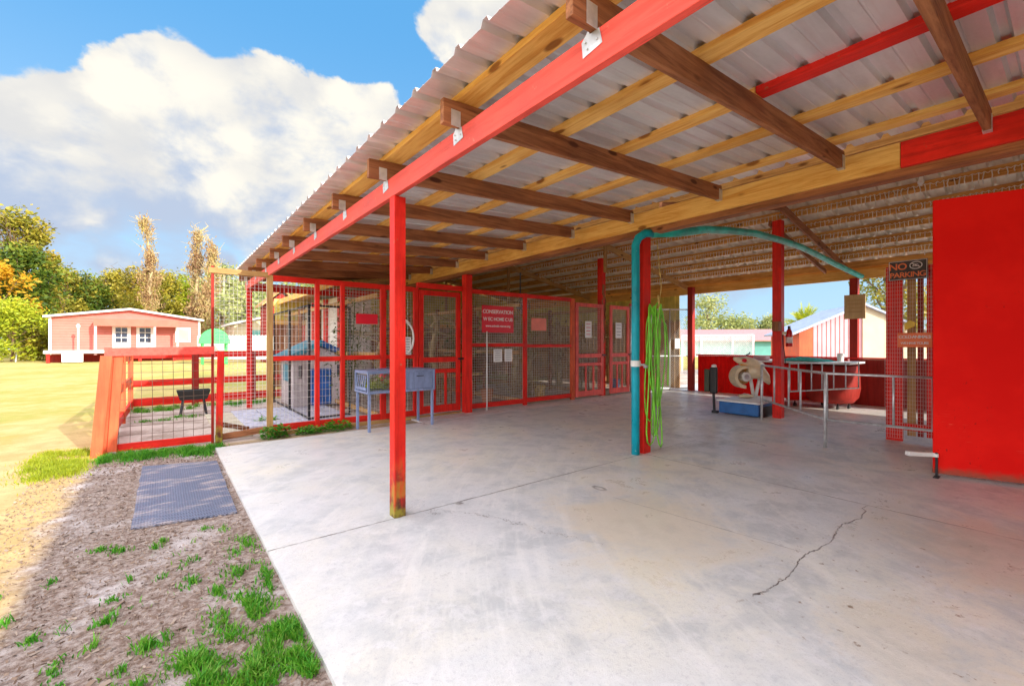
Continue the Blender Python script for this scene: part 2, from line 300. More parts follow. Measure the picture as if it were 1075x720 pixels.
def groundmat():
    m, n, b = mat('yard_ground', 0.9, 0, 0.2); p = n.pos(); x, y, z = n.sep(p)
    big = n.noise(p, 0.35, 5, 0.6, 0.5); mid = n.noise(p, 2.2, 6, 0.65, 0.4); fine = n.noise(p, 22, 6, 0.7); str_ = n.noise(p, 26, 7, 0.72, 0.2)
    dry = n.mix(n.ss(mid, 0.35, 0.65), (0.50, 0.38, 0.15), (0.42, 0.33, 0.10))
    dry = n.mix(n.ss(n.noise(p, 5, 6, .7), 0.45, 0.65, 0, .6), dry, (0.40, 0.33, 0.08))
    dry = n.mix(n.ss(fine, 0.5, 0.7, 0, 0.5), dry, (0.60, 0.44, 0.18))
    sand = n.mix(n.ss(mid, 0.35, 0.65), (0.56, 0.40, 0.19), (0.44, 0.30, 0.13))
    farm = n.ss(n.m('ADD', n.v('LENGTH', p), n.m('MULTIPLY', n.m('SUBTRACT', big, 0.5), 9)), 6, 13)
    c = n.mix(farm, sand, dry)
    green = n.m('MULTIPLY', n.ss(n.m('ADD', big, n.m('MULTIPLY', mid, 0.4)), 0.62, 0.85, 0, 0.5), farm)
    c = n.mix(green, c, (0.22, 0.27, 0.03))
    dirt = n.mix(n.ss(str_, 0.36, 0.62), (0.40, 0.325, 0.285), (0.19, 0.125, 0.095))
    dirt = n.mix(n.ss(mid, 0.50, 0.68, 0, 0.8), dirt, (0.56, 0.50, 0.49))
    dirt = n.mix(n.ss(n.noise(p, 60, 4, .8), 0.55, 0.68, 0, 0.7), dirt, (0.10, 0.055, 0.04))
    dm = n.m('MULTIPLY', n.ss(n.m('ADD', x, n.m('MULTIPLY', n.m('SUBTRACT', mid, 0.5), 0.35)), -0.72, -0.52), n.ss(y, 7.2, 6.6, 0, 1) if False else n.ss(y, 6.4, 7.0, 1, 0))
    c = n.mix(dm, c, dirt)
    pen = n.m('MULTIPLY', n.m('MULTIPLY', n.ss(y, 6.7, 6.9), n.ss(y, 11.3, 11.7, 1, 0)), n.ss(x, -0.65, -0.5))
    psand = n.mix(n.ss(n.m('ADD', mid, n.m('MULTIPLY', fine, 0.4)), 0.55, 0.85), (0.62, 0.52, 0.46), (0.36, 0.28, 0.23))
    c = n.mix(pen, c, psand)
    n.put(b.inputs['Base Color'], c)
    c9 = n.noise(p, 5, 5, 0.7)
    bump(n, b, n.m('ADD', n.m('MULTIPLY', str_, 0.7), n.m('ADD', n.m('MULTIPLY', fine, 0.5), n.m('MULTIPLY', c9, 1.2))), 0.8, 0.022)
    return m
M['ground'] = groundmat()
def matmat():
    m, n, b = mat('embossed_rubber', 0.5, 0, 0.5); p = n.pos(); x, y, z = n.sep(p)
    a = n.m('SINE', n.m('MULTIPLY', n.m('ADD', x, y), 180)); c_ = n.m('SINE', n.m('MULTIPLY', n.m('SUBTRACT', x, y), 180))
    pat = n.m('MAXIMUM', a, c_)
    st = n.noise(p, 3, 5, 0.6); c = n.mix(n.ss(pat, 0.3, 0.9), (0.07, 0.085, 0.14), (0.17, 0.20, 0.29))
    c = n.mix(n.ss(n.noise(n.scl(p, (1, 3, 1)), 2.2, 5, 0.7), 0.48, 0.66, 0, 0.8), c, (0.44, 0.37, 0.36))
    n.put(b.inputs['Base Color'], c); bump(n, b, pat, 0.6, 0.004); return m
M['mat'] = matmat()
def leafmat(name, cols, rough=0.55, trans=0.25):
    m, n, b = mat(name, rough, 0, 0.3); p = n.pos()
    r1 = n.node('ShaderNodeNewGeometry').outputs['Random Per Island']
    big = n.noise(p, 0.35, 3, 0.6); f = n.m('ADD', n.m('MULTIPLY', r1, 0.55), n.m('MULTIPLY', n.ss(big, 0.3, 0.7), 0.45))
    cr = n.node('ShaderNodeValToRGB'); n.put(cr.inputs[0], f); e = cr.color_ramp.elements
    e[0].position = 0; e[0].color = cols[0] + (1,); e[1].position = 1; e[1].color = cols[-1] + (1,)
    for i, c in enumerate(cols[1:-1]):
        k = e.new((i + 1) / (len(cols) - 1)); k.color = c + (1,)
    n.put(b.inputs['Base Color'], cr.outputs[0])
    tr = n.node('ShaderNodeBsdfTranslucent'); n.put(tr.inputs[0], cr.outputs[0])
    mx = n.node('ShaderNodeMixShader'); mx.inputs[0].default_value = trans
    n.l.new(b.outputs[0], mx.inputs[1]); n.l.new(tr.outputs[0], mx.inputs[2])
    n.l.new(mx.outputs[0], n.n['Material Output'].inputs[0]); return m
M['leaf_green'] = leafmat('mixed_green_leaves', [(0.05, 0.08, 0.012), (0.22, 0.22, 0.02), (0.36, 0.30, 0.03), (0.50, 0.33, 0.04)])
M['leaf_dark'] = leafmat('deep_green_leaves', [(0.02, 0.05, 0.01), (0.09, 0.15, 0.015), (0.28, 0.29, 0.02)])
M['leaf_gold'] = leafmat('golden_leaves', [(0.35, 0.20, 0.02), (0.55, 0.33, 0.02), (0.62, 0.26, 0.01)])
M['leaf_gold2'] = leafmat('olive_gold_leaves', [(0.10, 0.12, 0.015), (0.32, 0.28, 0.03), (0.55, 0.42, 0.05)])
M['leaf_lime'] = leafmat('lime_green_leaves', [(0.12, 0.20, 0.01), (0.34, 0.40, 0.02), (0.52, 0.50, 0.03)])
M['leaf_brown'] = leafmat('dry_vine_leaves', [(0.14, 0.07, 0.04), (0.34, 0.19, 0.09), (0.52, 0.38, 0.16), (0.34, 0.34, 0.06)])
M['leaf_pale'] = leafmat('pale_green_leaves', [(0.16, 0.22, 0.07), (0.34, 0.38, 0.12), (0.46, 0.44, 0.20)])
M['blade'] = leafmat('grass_blades', [(0.02, 0.12, 0.01), (0.06, 0.30, 0.02), (0.16, 0.42, 0.03), (0.34, 0.36, 0.10)], 0.5, 0.3)
M['blade_lime'] = leafmat('sunlit_grass_blades', [(0.16, 0.24, 0.01), (0.34, 0.40, 0.02), (0.42, 0.42, 0.03)], 0.5, 0.3)
M['straw_bits'] = leafmat('leaf_litter', [(0.09, 0.045, 0.03), (0.26, 0.18, 0.13), (0.50, 0.42, 0.36)], 0.9, 0.0)

# ------------------------------------------------------------------ mesh builder
ORG = {}
class MB:
    def __init__(s): s.v = []; s.f = []
    def add(s, vs, fs):
        o = len(s.v); s.v += [Vector(v) for v in vs]; s.f += [tuple(i + o for i in f) for f in fs]; return s
    def box(s, a, b, rot=None, piv=None):
        x0, y0, z0 = a; x1, y1, z1 = b
        vs = [Vector(v) for v in ((x0, y0, z0), (x1, y0, z0), (x1, y1, z0), (x0, y1, z0), (x0, y0, z1), (x1, y0, z1), (x1, y1, z1), (x0, y1, z1))]
        if rot is not None:
            p = Vector(piv) if piv else sum(vs, Vector()) / 8
            vs = [p + rot @ (v - p) for v in vs]
        return s.add(vs, [(0, 3, 2, 1), (4, 5, 6, 7), (0, 1, 5, 4), (1, 2, 6, 5), (2, 3, 7, 6), (3, 0, 4, 7)])
    def bar(s, p0, p1, wd, ht, up=(0, 0, 1), e0=0, e1=0):
        """rectangular bar between two points: wd across, ht along up"""
        p0, p1 = Vector(p0), Vector(p1); d = (p1 - p0).normalized(); p0 = p0 - d * e0; p1 = p1 + d * e1
        u = Vector(up); sd = d.cross(u)
        if sd.length < 1e-4: sd = d.cross(Vector((0, 1, 0)))
        sd.normalize(); u = sd.cross(d).normalized(); a = sd * wd / 2; b_ = u * ht / 2
        vs = [p0 - a - b_, p0 + a - b_, p0 + a + b_, p0 - a + b_, p1 - a - b_, p1 + a - b_, p1 + a + b_, p1 - a + b_]
        return s.add(vs, [(0, 1, 2, 3), (7, 6, 5, 4), (0, 4, 5, 1), (1, 5, 6, 2), (2, 6, 7, 3), (3, 7, 4, 0)])
    def tube(s, pts, r, seg=8, caps=True, radii=None):
        pts = [Vector(p) for p in pts]; n = len(pts); o = len(s.v); prev = None
        for i, p in enumerate(pts):
            d = (pts[min(i + 1, n - 1)] - pts[max(i - 1, 0)]).normalized()
            if prev is None:
                a = d.cross(Vector((0, 0, 1)))
                if a.length < 1e-3: a = d.cross(Vector((1, 0, 0)))
            else: a = prev - d * prev.dot(d)
            a.normalize(); prev = a; b_ = d.cross(a); rr = radii[i] if radii else r
            for k in range(seg):
                t = 2 * math.pi * k / seg; s.v.append(p + (a * math.cos(t) + b_ * math.sin(t)) * rr)
        for i in range(n - 1):
            for k in range(seg):
                k2 = (k + 1) % seg; s.f.append((o + i * seg + k, o + i * seg + k2, o + (i + 1) * seg + k2, o + (i + 1) * seg + k))
        if caps:
            s.f.append(tuple(o + k for k in range(seg))[::-1]); s.f.append(tuple(o + (n - 1) * seg + k for k in range(seg)))
        return s
    def lathe(s, c, prof, seg=20, axis='z'):
        c = Vector(c); o = len(s.v)
        for (r, h) in prof:
            for k in range(seg):
                t = 2 * math.pi * k / seg; a, b_ = r * math.cos(t), r * math.sin(t)
                s.v.append(c + (Vector((a, b_, h)) if axis == 'z' else Vector((h, a, b_)) if axis == 'x' else Vector((a, h, b_))))
        for i in range(len(prof) - 1):
            for k in range(seg):
                k2 = (k + 1) % seg; s.f.append((o + i * seg + k, o + i * seg + k2, o + (i + 1) * seg + k2, o + (i + 1) * seg + k))
        s.f.append(tuple(o + k for k in range(seg))[::-1]); s.f.append(tuple(o + (len(prof) - 1) * seg + k for k in range(seg)))
        return s
    def wire(s, p0, p1, r):
        return s.tube([p0, p1], r, 3, False)
    def prism(s, poly, y0, y1):
        """polygon in x,z extruded along y"""
        n = len(poly); vs = [(x, y0, z) for x, z in poly] + [(x, y1, z) for x, z in poly]
        fs = [tuple(range(n)), tuple(range(2 * n - 1, n - 1, -1))] + [(i, i + n, (i + 1) % n + n, (i + 1) % n) for i in range(n)]
        return s.add(vs, fs)
    def build(s, name, m, parent=None, bevel=0.0, smooth=False, solid=0.0):
        me = bpy.data.meshes.new(name); og = ORG.get(parent.name, Vector()) if parent else Vector()
        me.from_pydata([v - og for v in s.v], [], s.f); me.update()
        bm = bmesh.new(); bm.from_mesh(me); bmesh.ops.recalc_face_normals(bm, faces=bm.faces); bm.to_mesh(me); bm.free()
        if smooth: me.shade_smooth() if hasattr(me, 'shade_smooth') else None
        o = bpy.data.objects.new(name, me); C.objects.link(o); me.materials.append(m)
        if parent: o.parent = parent; ORG[o.name] = og.copy()
        else: ORG[o.name] = Vector()
        if bevel:
            b = o.modifiers.new('bevel', 'BEVEL'); b.width = bevel; b.segments = 2; b.limit_method = 'ANGLE'; b.angle_limit = R(40)
        if solid:
            b = o.modifiers.new('solid', 'SOLIDIFY'); b.thickness = solid
        return o
def tag(o, label=None, cat=None, group=None, kind=None):
    if label: o['label'] = label
    if cat: o['category'] = cat
    if group: o['group'] = group
    if kind: o['kind'] = kind
    return o
def thing(name, label, cat, loc=(0, 0, 0), group=None):
    o = bpy.data.objects.new(name, None); C.objects.link(o); o.location = loc; o.empty_display_size = 0.2
    ORG[o.name] = Vector(loc); return tag(o, label, cat, group)
def bx(a, b, name, m, parent, bevel=0.003, **k): return MB().box(a, b).build(name, m, parent, bevel, **k)
def seated(o):                               # set a built mesh thing's origin at the middle of its base
    vs = o.data.vertices; lo = [min(v.co[i] for v in vs) for i in range(3)]; hi = [max(v.co[i] for v in vs) for i in range(3)]
    c = Vector(((lo[0] + hi[0]) / 2, (lo[1] + hi[1]) / 2, lo[2])); o.data.transform(Matrix.Translation(-c)); o.location = c; ORG[o.name] = c; return o
def dup(root, loc=None, rotz=None, label=None, scale=None):
    r = root.copy(); C.objects.link(r)
    if loc is not None: r.location = loc
    if rotz is not None: r.rotation_euler = (0, 0, rotz)
    if scale is not None: r.scale = scale
    if label: r['label'] = label
    for ch in list(root.children):
        c = ch.copy(); C.objects.link(c); c.parent = r
        for g in ch.children:
            d = g.copy(); C.objects.link(d); d.parent = c
    return r
def weld(mb, p0, p1, z0, z1, sx=0.05, sz=0.10, r=0.0016, jitter=0.0, z0b=None):
    """welded wire between two plan points"""
    p0 = Vector((p0[0], p0[1], 0)); p1 = Vector((p1[0], p1[1], 0)); L = (p1 - p0).length; d = (p1 - p0) / L
    nx = max(1, round(L / sx)); nz = max(1, round((z1 - z0) / sz))
    for i in range(nx + 1):
        p = p0 + d * (L * i / nx); j = random.uniform(-jitter, jitter)
        mb.wire(p + Vector((0, 0, z0)) + d * j, p + Vector((0, 0, z1)) + d * random.uniform(-jitter, jitter), r)
    for i in range(nz + 1):
        z = z0 + (z1 - z0) * i / nz; mb.wire(p0 + Vector((0, 0, z)), p1 + Vector((0, 0, z)), r)
    return mb
def chain(mb, p0, p1, z0, z1, s=0.06, r=0.0016):
    """diagonal chain link between two plan points"""
    p0 = Vector((p0[0], p0[1], 0)); p1 = Vector((p1[0], p1[1], 0)); L = (p1 - p0).length; d = (p1 - p0) / L; H = z1 - z0
    for sg in (1, -1):
        k = -H if sg > 0 else 0
        t = k
        while t < L + (0 if sg > 0 else H):
            # line x = t + sg*h
            h0 = 0.0; h1 = H
            if sg > 0:
                if t < 0: h0 = -t
                if t + H > L: h1 = L - t
            else:
                if t > L: h0 = t - L
                if t - H < 0: h1 = t
            if h1 > h0: mb.wire(p0 + d * (t + sg * h0) + Vector((0, 0, z0 + h0)), p0 + d * (t + sg * h1) + Vector((0, 0, z0 + h1)), r)
            t += s * 1.414
    return mb
def text(body, size, m, parent, origin, xdir, name='lettering', up=(0, 0, 1), ext=0.002, align='CENTER', spacing=1.0):
    cu = bpy.data.curves.new('t', 'FONT'); cu.body = body; cu.size = size; cu.align_x = align; cu.extrude = ext; cu.space_character = spacing; cu.offset = size * 0.018
    to = bpy.data.objects.new('t', cu); C.objects.link(to)
    dg = bpy.context.evaluated_depsgraph_get(); me = bpy.data.meshes.new_from_object(to.evaluated_get(dg))
    bpy.data.objects.remove(to); bpy.data.curves.remove(cu)
    x = Vector(xdir).normalized(); u = Vector(up); nrm = x.cross(u)
    mt = Matrix((x, u, nrm)).transposed().to_4x4(); og = ORG.get(parent.name, Vector())
    mt.translation = Vector(origin) - og; me.transform(mt); me.name = name
    o = bpy.data.objects.new(name, me); C.objects.link(o); o.parent = parent; me.materials.clear(); me.materials.append(m); ORG[o.name] = og; return o

# ================================================================== SETTING
g = MB(); g.add([(-450, -450, 0), (450, -450, 0), (450, 450, 0), (-450, 450, 0)], [(0, 1, 2, 3)])
tag(g.build('ground', M['ground']), kind='structure')
slab = MB()
for poly in ([(0.51, -9), (14.0, -9), (14.0, 6.52), (0.51, 6.48)], [(3.3, 6.52), (14, 6.52), (14, 7.4), (3.3, 7.4)]):
    e = poly; n_ = len(e); N_ = 1
    vs = [(x, y, 0.0) for x, y in e] + [(x, y, 0.055) for x, y in e]
    slab.add(vs, [(4, 5, 6, 7)] + [(i, (i + 1) % 4, (i + 1) % 4 + 4, i + 4) for i in range(4)])
o = slab.build('concrete_slab', M['concrete']); o.location.z = -0.03; tag(o, kind='structure')
ZS = 0.025     # top of the slab

# ================================================================== OPEN PORCH (lean-to along the front)
def zr(x): return 2.52 + (x - 1.34) * 0.063          # underside of the porch rafters
Y0, Y1 = -6.3, 10.4
porch = thing('open_porch', 'long lean-to porch with pale sky-washed red front beam, dark rafters and ribbed metal roof', 'porch', (1.37, 2, 0))
bx((1.325, Y0, 2.375), (1.363, Y1, 2.518), 'front_beam', M['sky_gloss_red'], porch)
bx((4.33, 0.80, 2.61), (4.368, Y1 - .02, 2.80), 'ledger_board', M['pine_y'], porch)
bx((4.33, Y0, 2.61), (4.368, 0.797, 2.80), 'ledger_board', M['red_y'], porch)
bx((4.372, Y0, 2.555), (4.50, Y1, 2.76), 'header_beam', M['brown_y'], porch)
for y in (3.10, 10.20, -4.0):
    bx((1.326, y - 0.0445, ZS - 0.02 if y < 7 else -0.02), (1.415, y + 0.0445, 2.374 if y > 0 else 2.374), 'post', M['red_foot'] if y == 3.10 else M['red_z'], porch, 0.004)
rys = [0.35, 1.16, 2.16, 3.2, 4.15, 5.15, 6.15, 7.1, 8.1, 9.1, 10.1, -.65, -1.65, -2.65, -3.65, -4.65, -5.65]
for y in rys:
    x0, x1 = 1.20 + random.uniform(-.02, .03), 4.326
    mb = MB(); z0, z1 = zr(x0), zr(x1)
    mb.prism([(x0, z0), (x1, z1), (x1, z1 + .138), (x0, z0 + .138)], y - .019, y + .019)
    mb.build('rafter', M['brown_x'], porch, 0.003)
    t = MB()                                            # galvanised tie at the front beam and hanger at the ledger
    t.add([(1.3215, y - .045, 2.45), (1.3215, y + .055, 2.435), (1.3215, y + .062, 2.50), (1.3215, y + .024, 2.535), (1.3215, y + .024, 2.60), (1.3215, y + .0205, 2.60), (1.3215, y + .0205, 2.515), (1.3215, y - .03, 2.515)], [tuple(range(8))])
    t.box((1.3205, y + .0205, 2.52), (1.40, y + .0225, 2.635)); t.box((1.26, y - .0225, 2.51), (1.3205, y - .0205, 2.60))
    for (a, b) in ((-.02, 2.475), (.03, 2.46), (.04, 2.49)): t.tube([(1.3215, y + a, b), (1.315, y + a, b)], .004, 6)
    t.build('rafter_tie', M['galv'], porch)
    t = MB(); t.box((4.27, y - .0225, zr(4.3) - .004), (4.3295, y - .0195, zr(4.3) + .10)); t.box((4.27, y + .0195, zr(4.3) - .004), (4.3295, y + .0225, zr(4.3) + .10)); t.box((4.27, y - .0225, zr(4.3) - .006), (4.3295, y + .0225, zr(4.3) - .003))
    t.build('joist_hanger', M['galv'], porch)
for i, (x, wd) in enumerate(((1.37, .14), (2.12, .12), (2.75, .10), (3.38, .10), (4.05, .10))):
    z = zr(x) + .139
    for (ya, yb, m) in (((Y0, 1.14, 'red_y'), (1.143, Y1, 'pine_y')) if i == 2 else ((Y0, 4.15, 'pine_y'), (4.153, Y1, 'pine_y'))):
        bx((x - wd / 2, ya, z), (x + wd / 2, yb, z + .038), 'purlin', M[m], porch)
def ribs(ya, yb):
    ys = []; y = ya
    while y < yb:
        ys += [(y, 0), (y + .085, 0), (y + .088, .004), (y + .096, .004), (y + .10, 0), (y + .165, 0), (y + .180, .030), (y + .214, .030)]; y += .229
    ys.append((y, 0)); return ys
def sheet(mb, pts, ya, yb):
    """ribbed metal following (x,z) points, ribs across y"""
    pr = ribs(ya, yb); o = len(mb.v); n = len(pr)
    for (x, z) in pts:
        for (y, h) in pr: mb.v.append(Vector((x, y, z + h)))
    for i in range(len(pts) - 1):
        for k in range(n - 1): mb.f.append((o + i * n + k, o + i * n + k + 1, o + (i + 1) * n + k + 1, o + (i + 1) * n + k))
ms = MB(); zt = .139 + .0385
sheet(ms, [(1.10, zr(1.10) + zt), (2.7, zr(2.7) + zt), (4.40, zr(4.40) + zt)], Y0 - .1, Y1)
ms.build('metal_roof', M['tin'], porch, solid=0.0012)

# ================================================================== OPEN BARN behind
RX, RZ, SL = 7.9, 3.46, 0.20
def zc(x): return RZ - SL * abs(x - RX)              # underside of the gable chords
BY0, BY1 = -6.3, 15.0; XE = 11.55
barn = thing('open_barn', 'open gabled barn with timber trusses, red posts and dusty ribbed metal roof', 'barn', (7.9, 4, 0))
for y in (-4.3, -.75, 2.95, 6.62, 10.2, 13.8):
    for (xa, xb) in ((4.52, RX), (RX, XE - .1)):
        mb = MB(); mb.prism([(xa, zc(xa)), (xb, zc(xb)), (xb, zc(xb) + .139), (xa, zc(xa) + .139)], y - .019, y + .019)
        mb.build('truss_chord', M['brown_x'] if y < 5 else M['tan_x'], barn, 0.003)
    if y < 5:
        MB().bar((RX + .35, y + .30, zc(RX + .35) - .02), (XE - .5, y + .30, zc(XE - .5) - .02), .038, .09).build('brace', M['brown_x'], barn, .002)
    if y > 5: bx((RX - .045, y - .06, 2.3 if y > 7 else 2.9), (RX + .045, y - .022, zc(RX) + .1), 'king_post', M['tan_z'], barn)
for sgn in (-1, 1):
    k = 0; x = RX + sgn * .06
    while 4.5 < x < XE:
        mb = MB(); z = zc(x) + .14
        mb.box((x - .019, BY0, z), (x + .019, BY1, z + .139)); mb.build('purlin', M['amber_y'], barn, 0.002)
        x += sgn * .59; k += 1
for (xa, xb) in ((4.34, RX + .02), (RX - .02, XE + .12)):
    mb = MB(); sheet(mb, [(xa, zc(xa) + .283 + (0.004 if xa < 5 else 0)), (xb, zc(xb) + .283 + (0.004 if xa < 5 else 0))], BY0 - .1, BY1)
    mb.build('metal_roof', M['tin_old'], barn, solid=.0012)
bx((XE - .14, BY0, zc(XE) - .10), (XE - .1, BY1, zc(XE) + .10), 'eave_beam', M['pine_y'], barn)
mb = MB(); mb.box((XE - .02, BY0, zc(XE) + .02), (XE + .018, BY1, zc(XE) + .20)); mb.build('fascia', M['pine_y'], barn, .003)
inner = [(4.35, 3.06), (4.35, 6.86), (4.35, 10.1), (4.35, -.7), (8.20, 3.05), (8.35, 7.06), (8.2, -4.2)]
for (x, y) in inner:
    top = 2.553 if x < 5 else zc(x + .07) - .002
    bx((x, y, ZS - .02 if y < 8 else -.02), (x + .14, y + .14, top), 'post', M['red_z'], barn, .005)
bx((11.30, 2.76, -.02), (11.44, 2.90, zc(11.4) - .11), 'post', M['dark_red'], barn, .005)
bx((11.12, 6.30, -.02), (11.26, 6.44, zc(11.2) - .002), 'post', M['dark_red'], barn, .005)
# unseen sun block added behind the camera, shaped to shade the slab
bk = thing('added_sun_block', 'unseen cream sided building added at the near end to block low sun', 'building', (6, -6.9, 0))
mb = MB(); mb.prism([(1.12, 0), (12.6, 0), (12.6, 2.6), (7.9, 3.66), (4.3, 2.9), (1.12, 2.66)], -7.2, -6.6); mb.build('wall', M['beige'], bk)
mb = MB(); mb.prism([(1.05, 2.68), (4.3, 2.92), (7.9, 3.68), (12.8, 2.6), (12.8, 2.75), (7.9, 3.85), (4.3, 3.05), (1.05, 2.78)], -7.4, -6.45); mb.build('roof', M['roof_white'], bk)
bx((12.3, -6.59, 0), (12.6, -2.6, 2.45), 'side_sun_block', M['beige'], bk)  # added out of view to stop sun entering from the right

# icicle strings hanging unlit under the purlins of the far slope
def string_lights(x, idx, y0=0.2, y1=10.3):
    mb = MB(); z = zc(x) + .138 + .085; rnd = random.Random(idx); y = y0
    while y < y1:
        L = rnd.choice((.07, .10, .13, .16)) * rnd.uniform(.8, 1.2); a = rnd.uniform(-.02, .02)
        mb.tube([(x - .025, y, z), (x - .028, y + a, z - L * .6), (x - .025, y + a * .4, z - L)], 0.006, 4, False)
        yn = y + rnd.uniform(.045, .075)
        mb.tube([(x - .025, y, z), (x - .025, (y + yn) / 2, z - rnd.uniform(.012, .03)), (x - .025, yn, z)], .0045, 4, False); y = yn
    return mb
nm = ['at the ridge', 'on the second purlin down from the ridge', 'on the third purlin down from the ridge', 'on the fourth purlin down from the ridge', 'on the fifth purlin down from the ridge', 'on the lowest purlin beside the open eave']
for i in range(6):
    x = RX + .06 + .59 * i - .02
    o = string_lights(x, i).build('icicle_string', M['wire_white'], None)
    tag(seated(o), 'unlit icicle light string ' + nm[i], 'string lights', 'icicle strings under the barn purlins')
# gable siding at the back, above the pens
bw = thing('back_partition', 'boarded back partition of the animal pens with yellow green sheeting above', 'partition wall', (7.5, 14.9, 0))
mb = MB(); pr = []; x = 2.6
pts = []
while x < 11.6: pts += [(x, 0), (x + .12, 0), (x + .135, .025), (x + .175, .025)]; x += .19
for (x, d_) in pts: mb.v += [Vector((x, 14.6 - d_, 1.9)), Vector((x, 14.6 - d_, 3.62 - .19 * abs(x - 7.9) if x > 4.4 else 2.6))]
for i in range(len(pts) - 1): mb.f.append((2 * i, 2 * i + 2, 2 * i + 3, 2 * i + 1))
mb.build('sheeting', M['fibre'], bw, solid=.002)
mb = MB(); x = 2.6
while x < 11.5: mb.box((x, 14.63, 0), (x + .14, 14.66, 1.95 + random.uniform(-.02, .02))); x += .15
mb.build('boards', M['brown_z'], bw)
bx((2.5, 14.54, 1.84), (11.6, 14.572, 1.98), 'rail', M['pine_x'], bw)

# side sheeting seen behind the corner gate
sw = thing('side_screen', 'yellow green ribbed sheeting high behind the corner gate', 'partition wall', (11.5, 10, 0))
mb = MB(); y = 6.9; pts = []
while y < 14.4: pts += [(y, 0), (y + .12, 0), (y + .135, .025), (y + .175, .025)]; y += .19
for (y, d_) in pts: mb.v += [Vector((11.5 - d_, y, 1.9)), Vector((11.5 - d_, y, 2.66))]
for i in range(len(pts) - 1): mb.f.append((2 * i, 2 * i + 2, 2 * i + 3, 2 * i + 1))
mb.build('sheeting', M['fibre'], sw, solid=.002)
mb = MB(); y = 6.9
while y < 14.4: mb.box((11.5, y, 0), (11.53, y + .14, 1.96)); y += .16
mb.build('boards', M['tan_z'], sw)

# ================================================================== PEN FRONT (line Y = 7)
YF = 7.0
pf = thing('pen_front', 'long red framed wire front of the animal pens with two screen doors', 'pen wall', (6, YF, 0))
def post(x, w_=.06, z1=2.26, m='red_z', y=YF, parent=pf, z0=0.0, d_=.06): return bx((x - w_ / 2, y - d_ / 2, z0), (x + w_ / 2, y + d_ / 2, z1), 'post', M[m], parent, .004)
def rail(x0, x1, z, h=.07, m='red_x', y=YF, parent=pf, t=.045, name='rail'):
    return MB().bar((x0, y, z), (x1, y, z), t, h).build(name, M[m], parent, .003)
for x, w_, z1, m in ((1.19, .075, 2.25, 'tan_z'), (1.82, .06, 2.22, 'red_z'), (2.19, .06, 2.22, 'red_z'), (2.84, .09, 2.25, 'red_z'), (3.42, .08, 2.25, 'red_z')): post(x, w_, z1, m)
rail(1.23, 3.38, 2.215, .08); rail(1.23, 1.785, 1.08); rail(1.85, 2.155, 1.06); rail(2.22, 2.79, 1.07); rail(2.885, 3.38, 1.07)
rail(1.23, 3.38, .10, .09, 'red_x'); rail(1.23, 4.3, .02, .07, 'tan_x', YF - .06)
post(5.87, .08, 2.32); post(7.27, .11, 2.3, 'orange_red')
rail(4.50, 5.83, 2.27, .08); rail(5.91, 7.215, 2.27, .08); rail(4.50, 5.83, 1.26, .065); rail(5.91, 7.215, 1.24, .065)
rail(4.50, 5.83, .11, .09); rail(5.91, 7.215, .12, .09)
rail(9.35, 10.25, 2.27, .06, 'pink_red')
for (a, b, z0, z1, sx, sz, m) in ((1.23, 1.79, .1, 2.2, .05, .10, 'wire'), (1.85, 2.16, .1, 2.2, .05, .10, 'wire'), (2.22, 2.80, .1, 2.2, .05, .05, 'wire'), (2.89, 3.39, .1, 2.2, .05, .05, 'wire'), (4.50, 5.83, .14, 2.25, .05, .05, 'wire_white'), (5.91, 7.21, .15, 2.25, .05, .05, 'wire_white')):
    weld(MB(), (a, YF + .03), (b, YF + .03), z0, z1, sx, sz, .0025, .006).build('wire_mesh', M[m], pf)
def screen_door(x0, x1, m, h=2.22, slats=3, parent=pf, y=YF - .02, latch=True):
    d = MB(); w_ = .085
    d.box((x0, y - .018, .07), (x0 + w_, y + .018, h)); d.box((x1 - w_, y - .018, .07), (x1, y + .018, h))
    d.box((x0 + w_, y - .016, h - .09), (x1 - w_, y + .016, h - .002)); d.box((x0 + w_, y - .016, .072), (x1 - w_, y + .016, .20))
    d.box((x0 + w_, y - .016, .96), (x1 - w_, y + .016, 1.05)); d.box((x0 + w_, y - .016, .77), (x1 - w_, y + .016, .84))
    o = d.build('door', M[m], parent, .003)
    for k in range(1, slats):
        x = x0 + w_ + (x1 - x0 - 2 * w_) * k / slats; MB().box((x - .022, y - .013, .20), (x + .022, y + .013, .77)).build('slat', M[m], o, .002)
    weld(MB(), (x0 + .06, y + .02), (x1 - .06, y + .02), .1, h - .05, .045, .045, .0024).build('wire_mesh', M['wire'], o)
    if latch: MB().box((x1 - .06, y - .05, 1.0), (x1 + .05, y - .019, 1.03)).tube([(x1 - .02, y - .05, 1.0), (x1 - .02, y - .06, .95)], .008, 6).build('latch', M['black'], o)
    return o
screen_door(3.47, 4.30, 'red_z'); screen_door(7.35, 8.30, 'pink_red'); screen_door(8.55, 9.30, 'pink_red')
bx((3.44, YF - .04, 2.25), (4.34, YF + .03, 2.34), 'door_header', M['red_x'], pf)
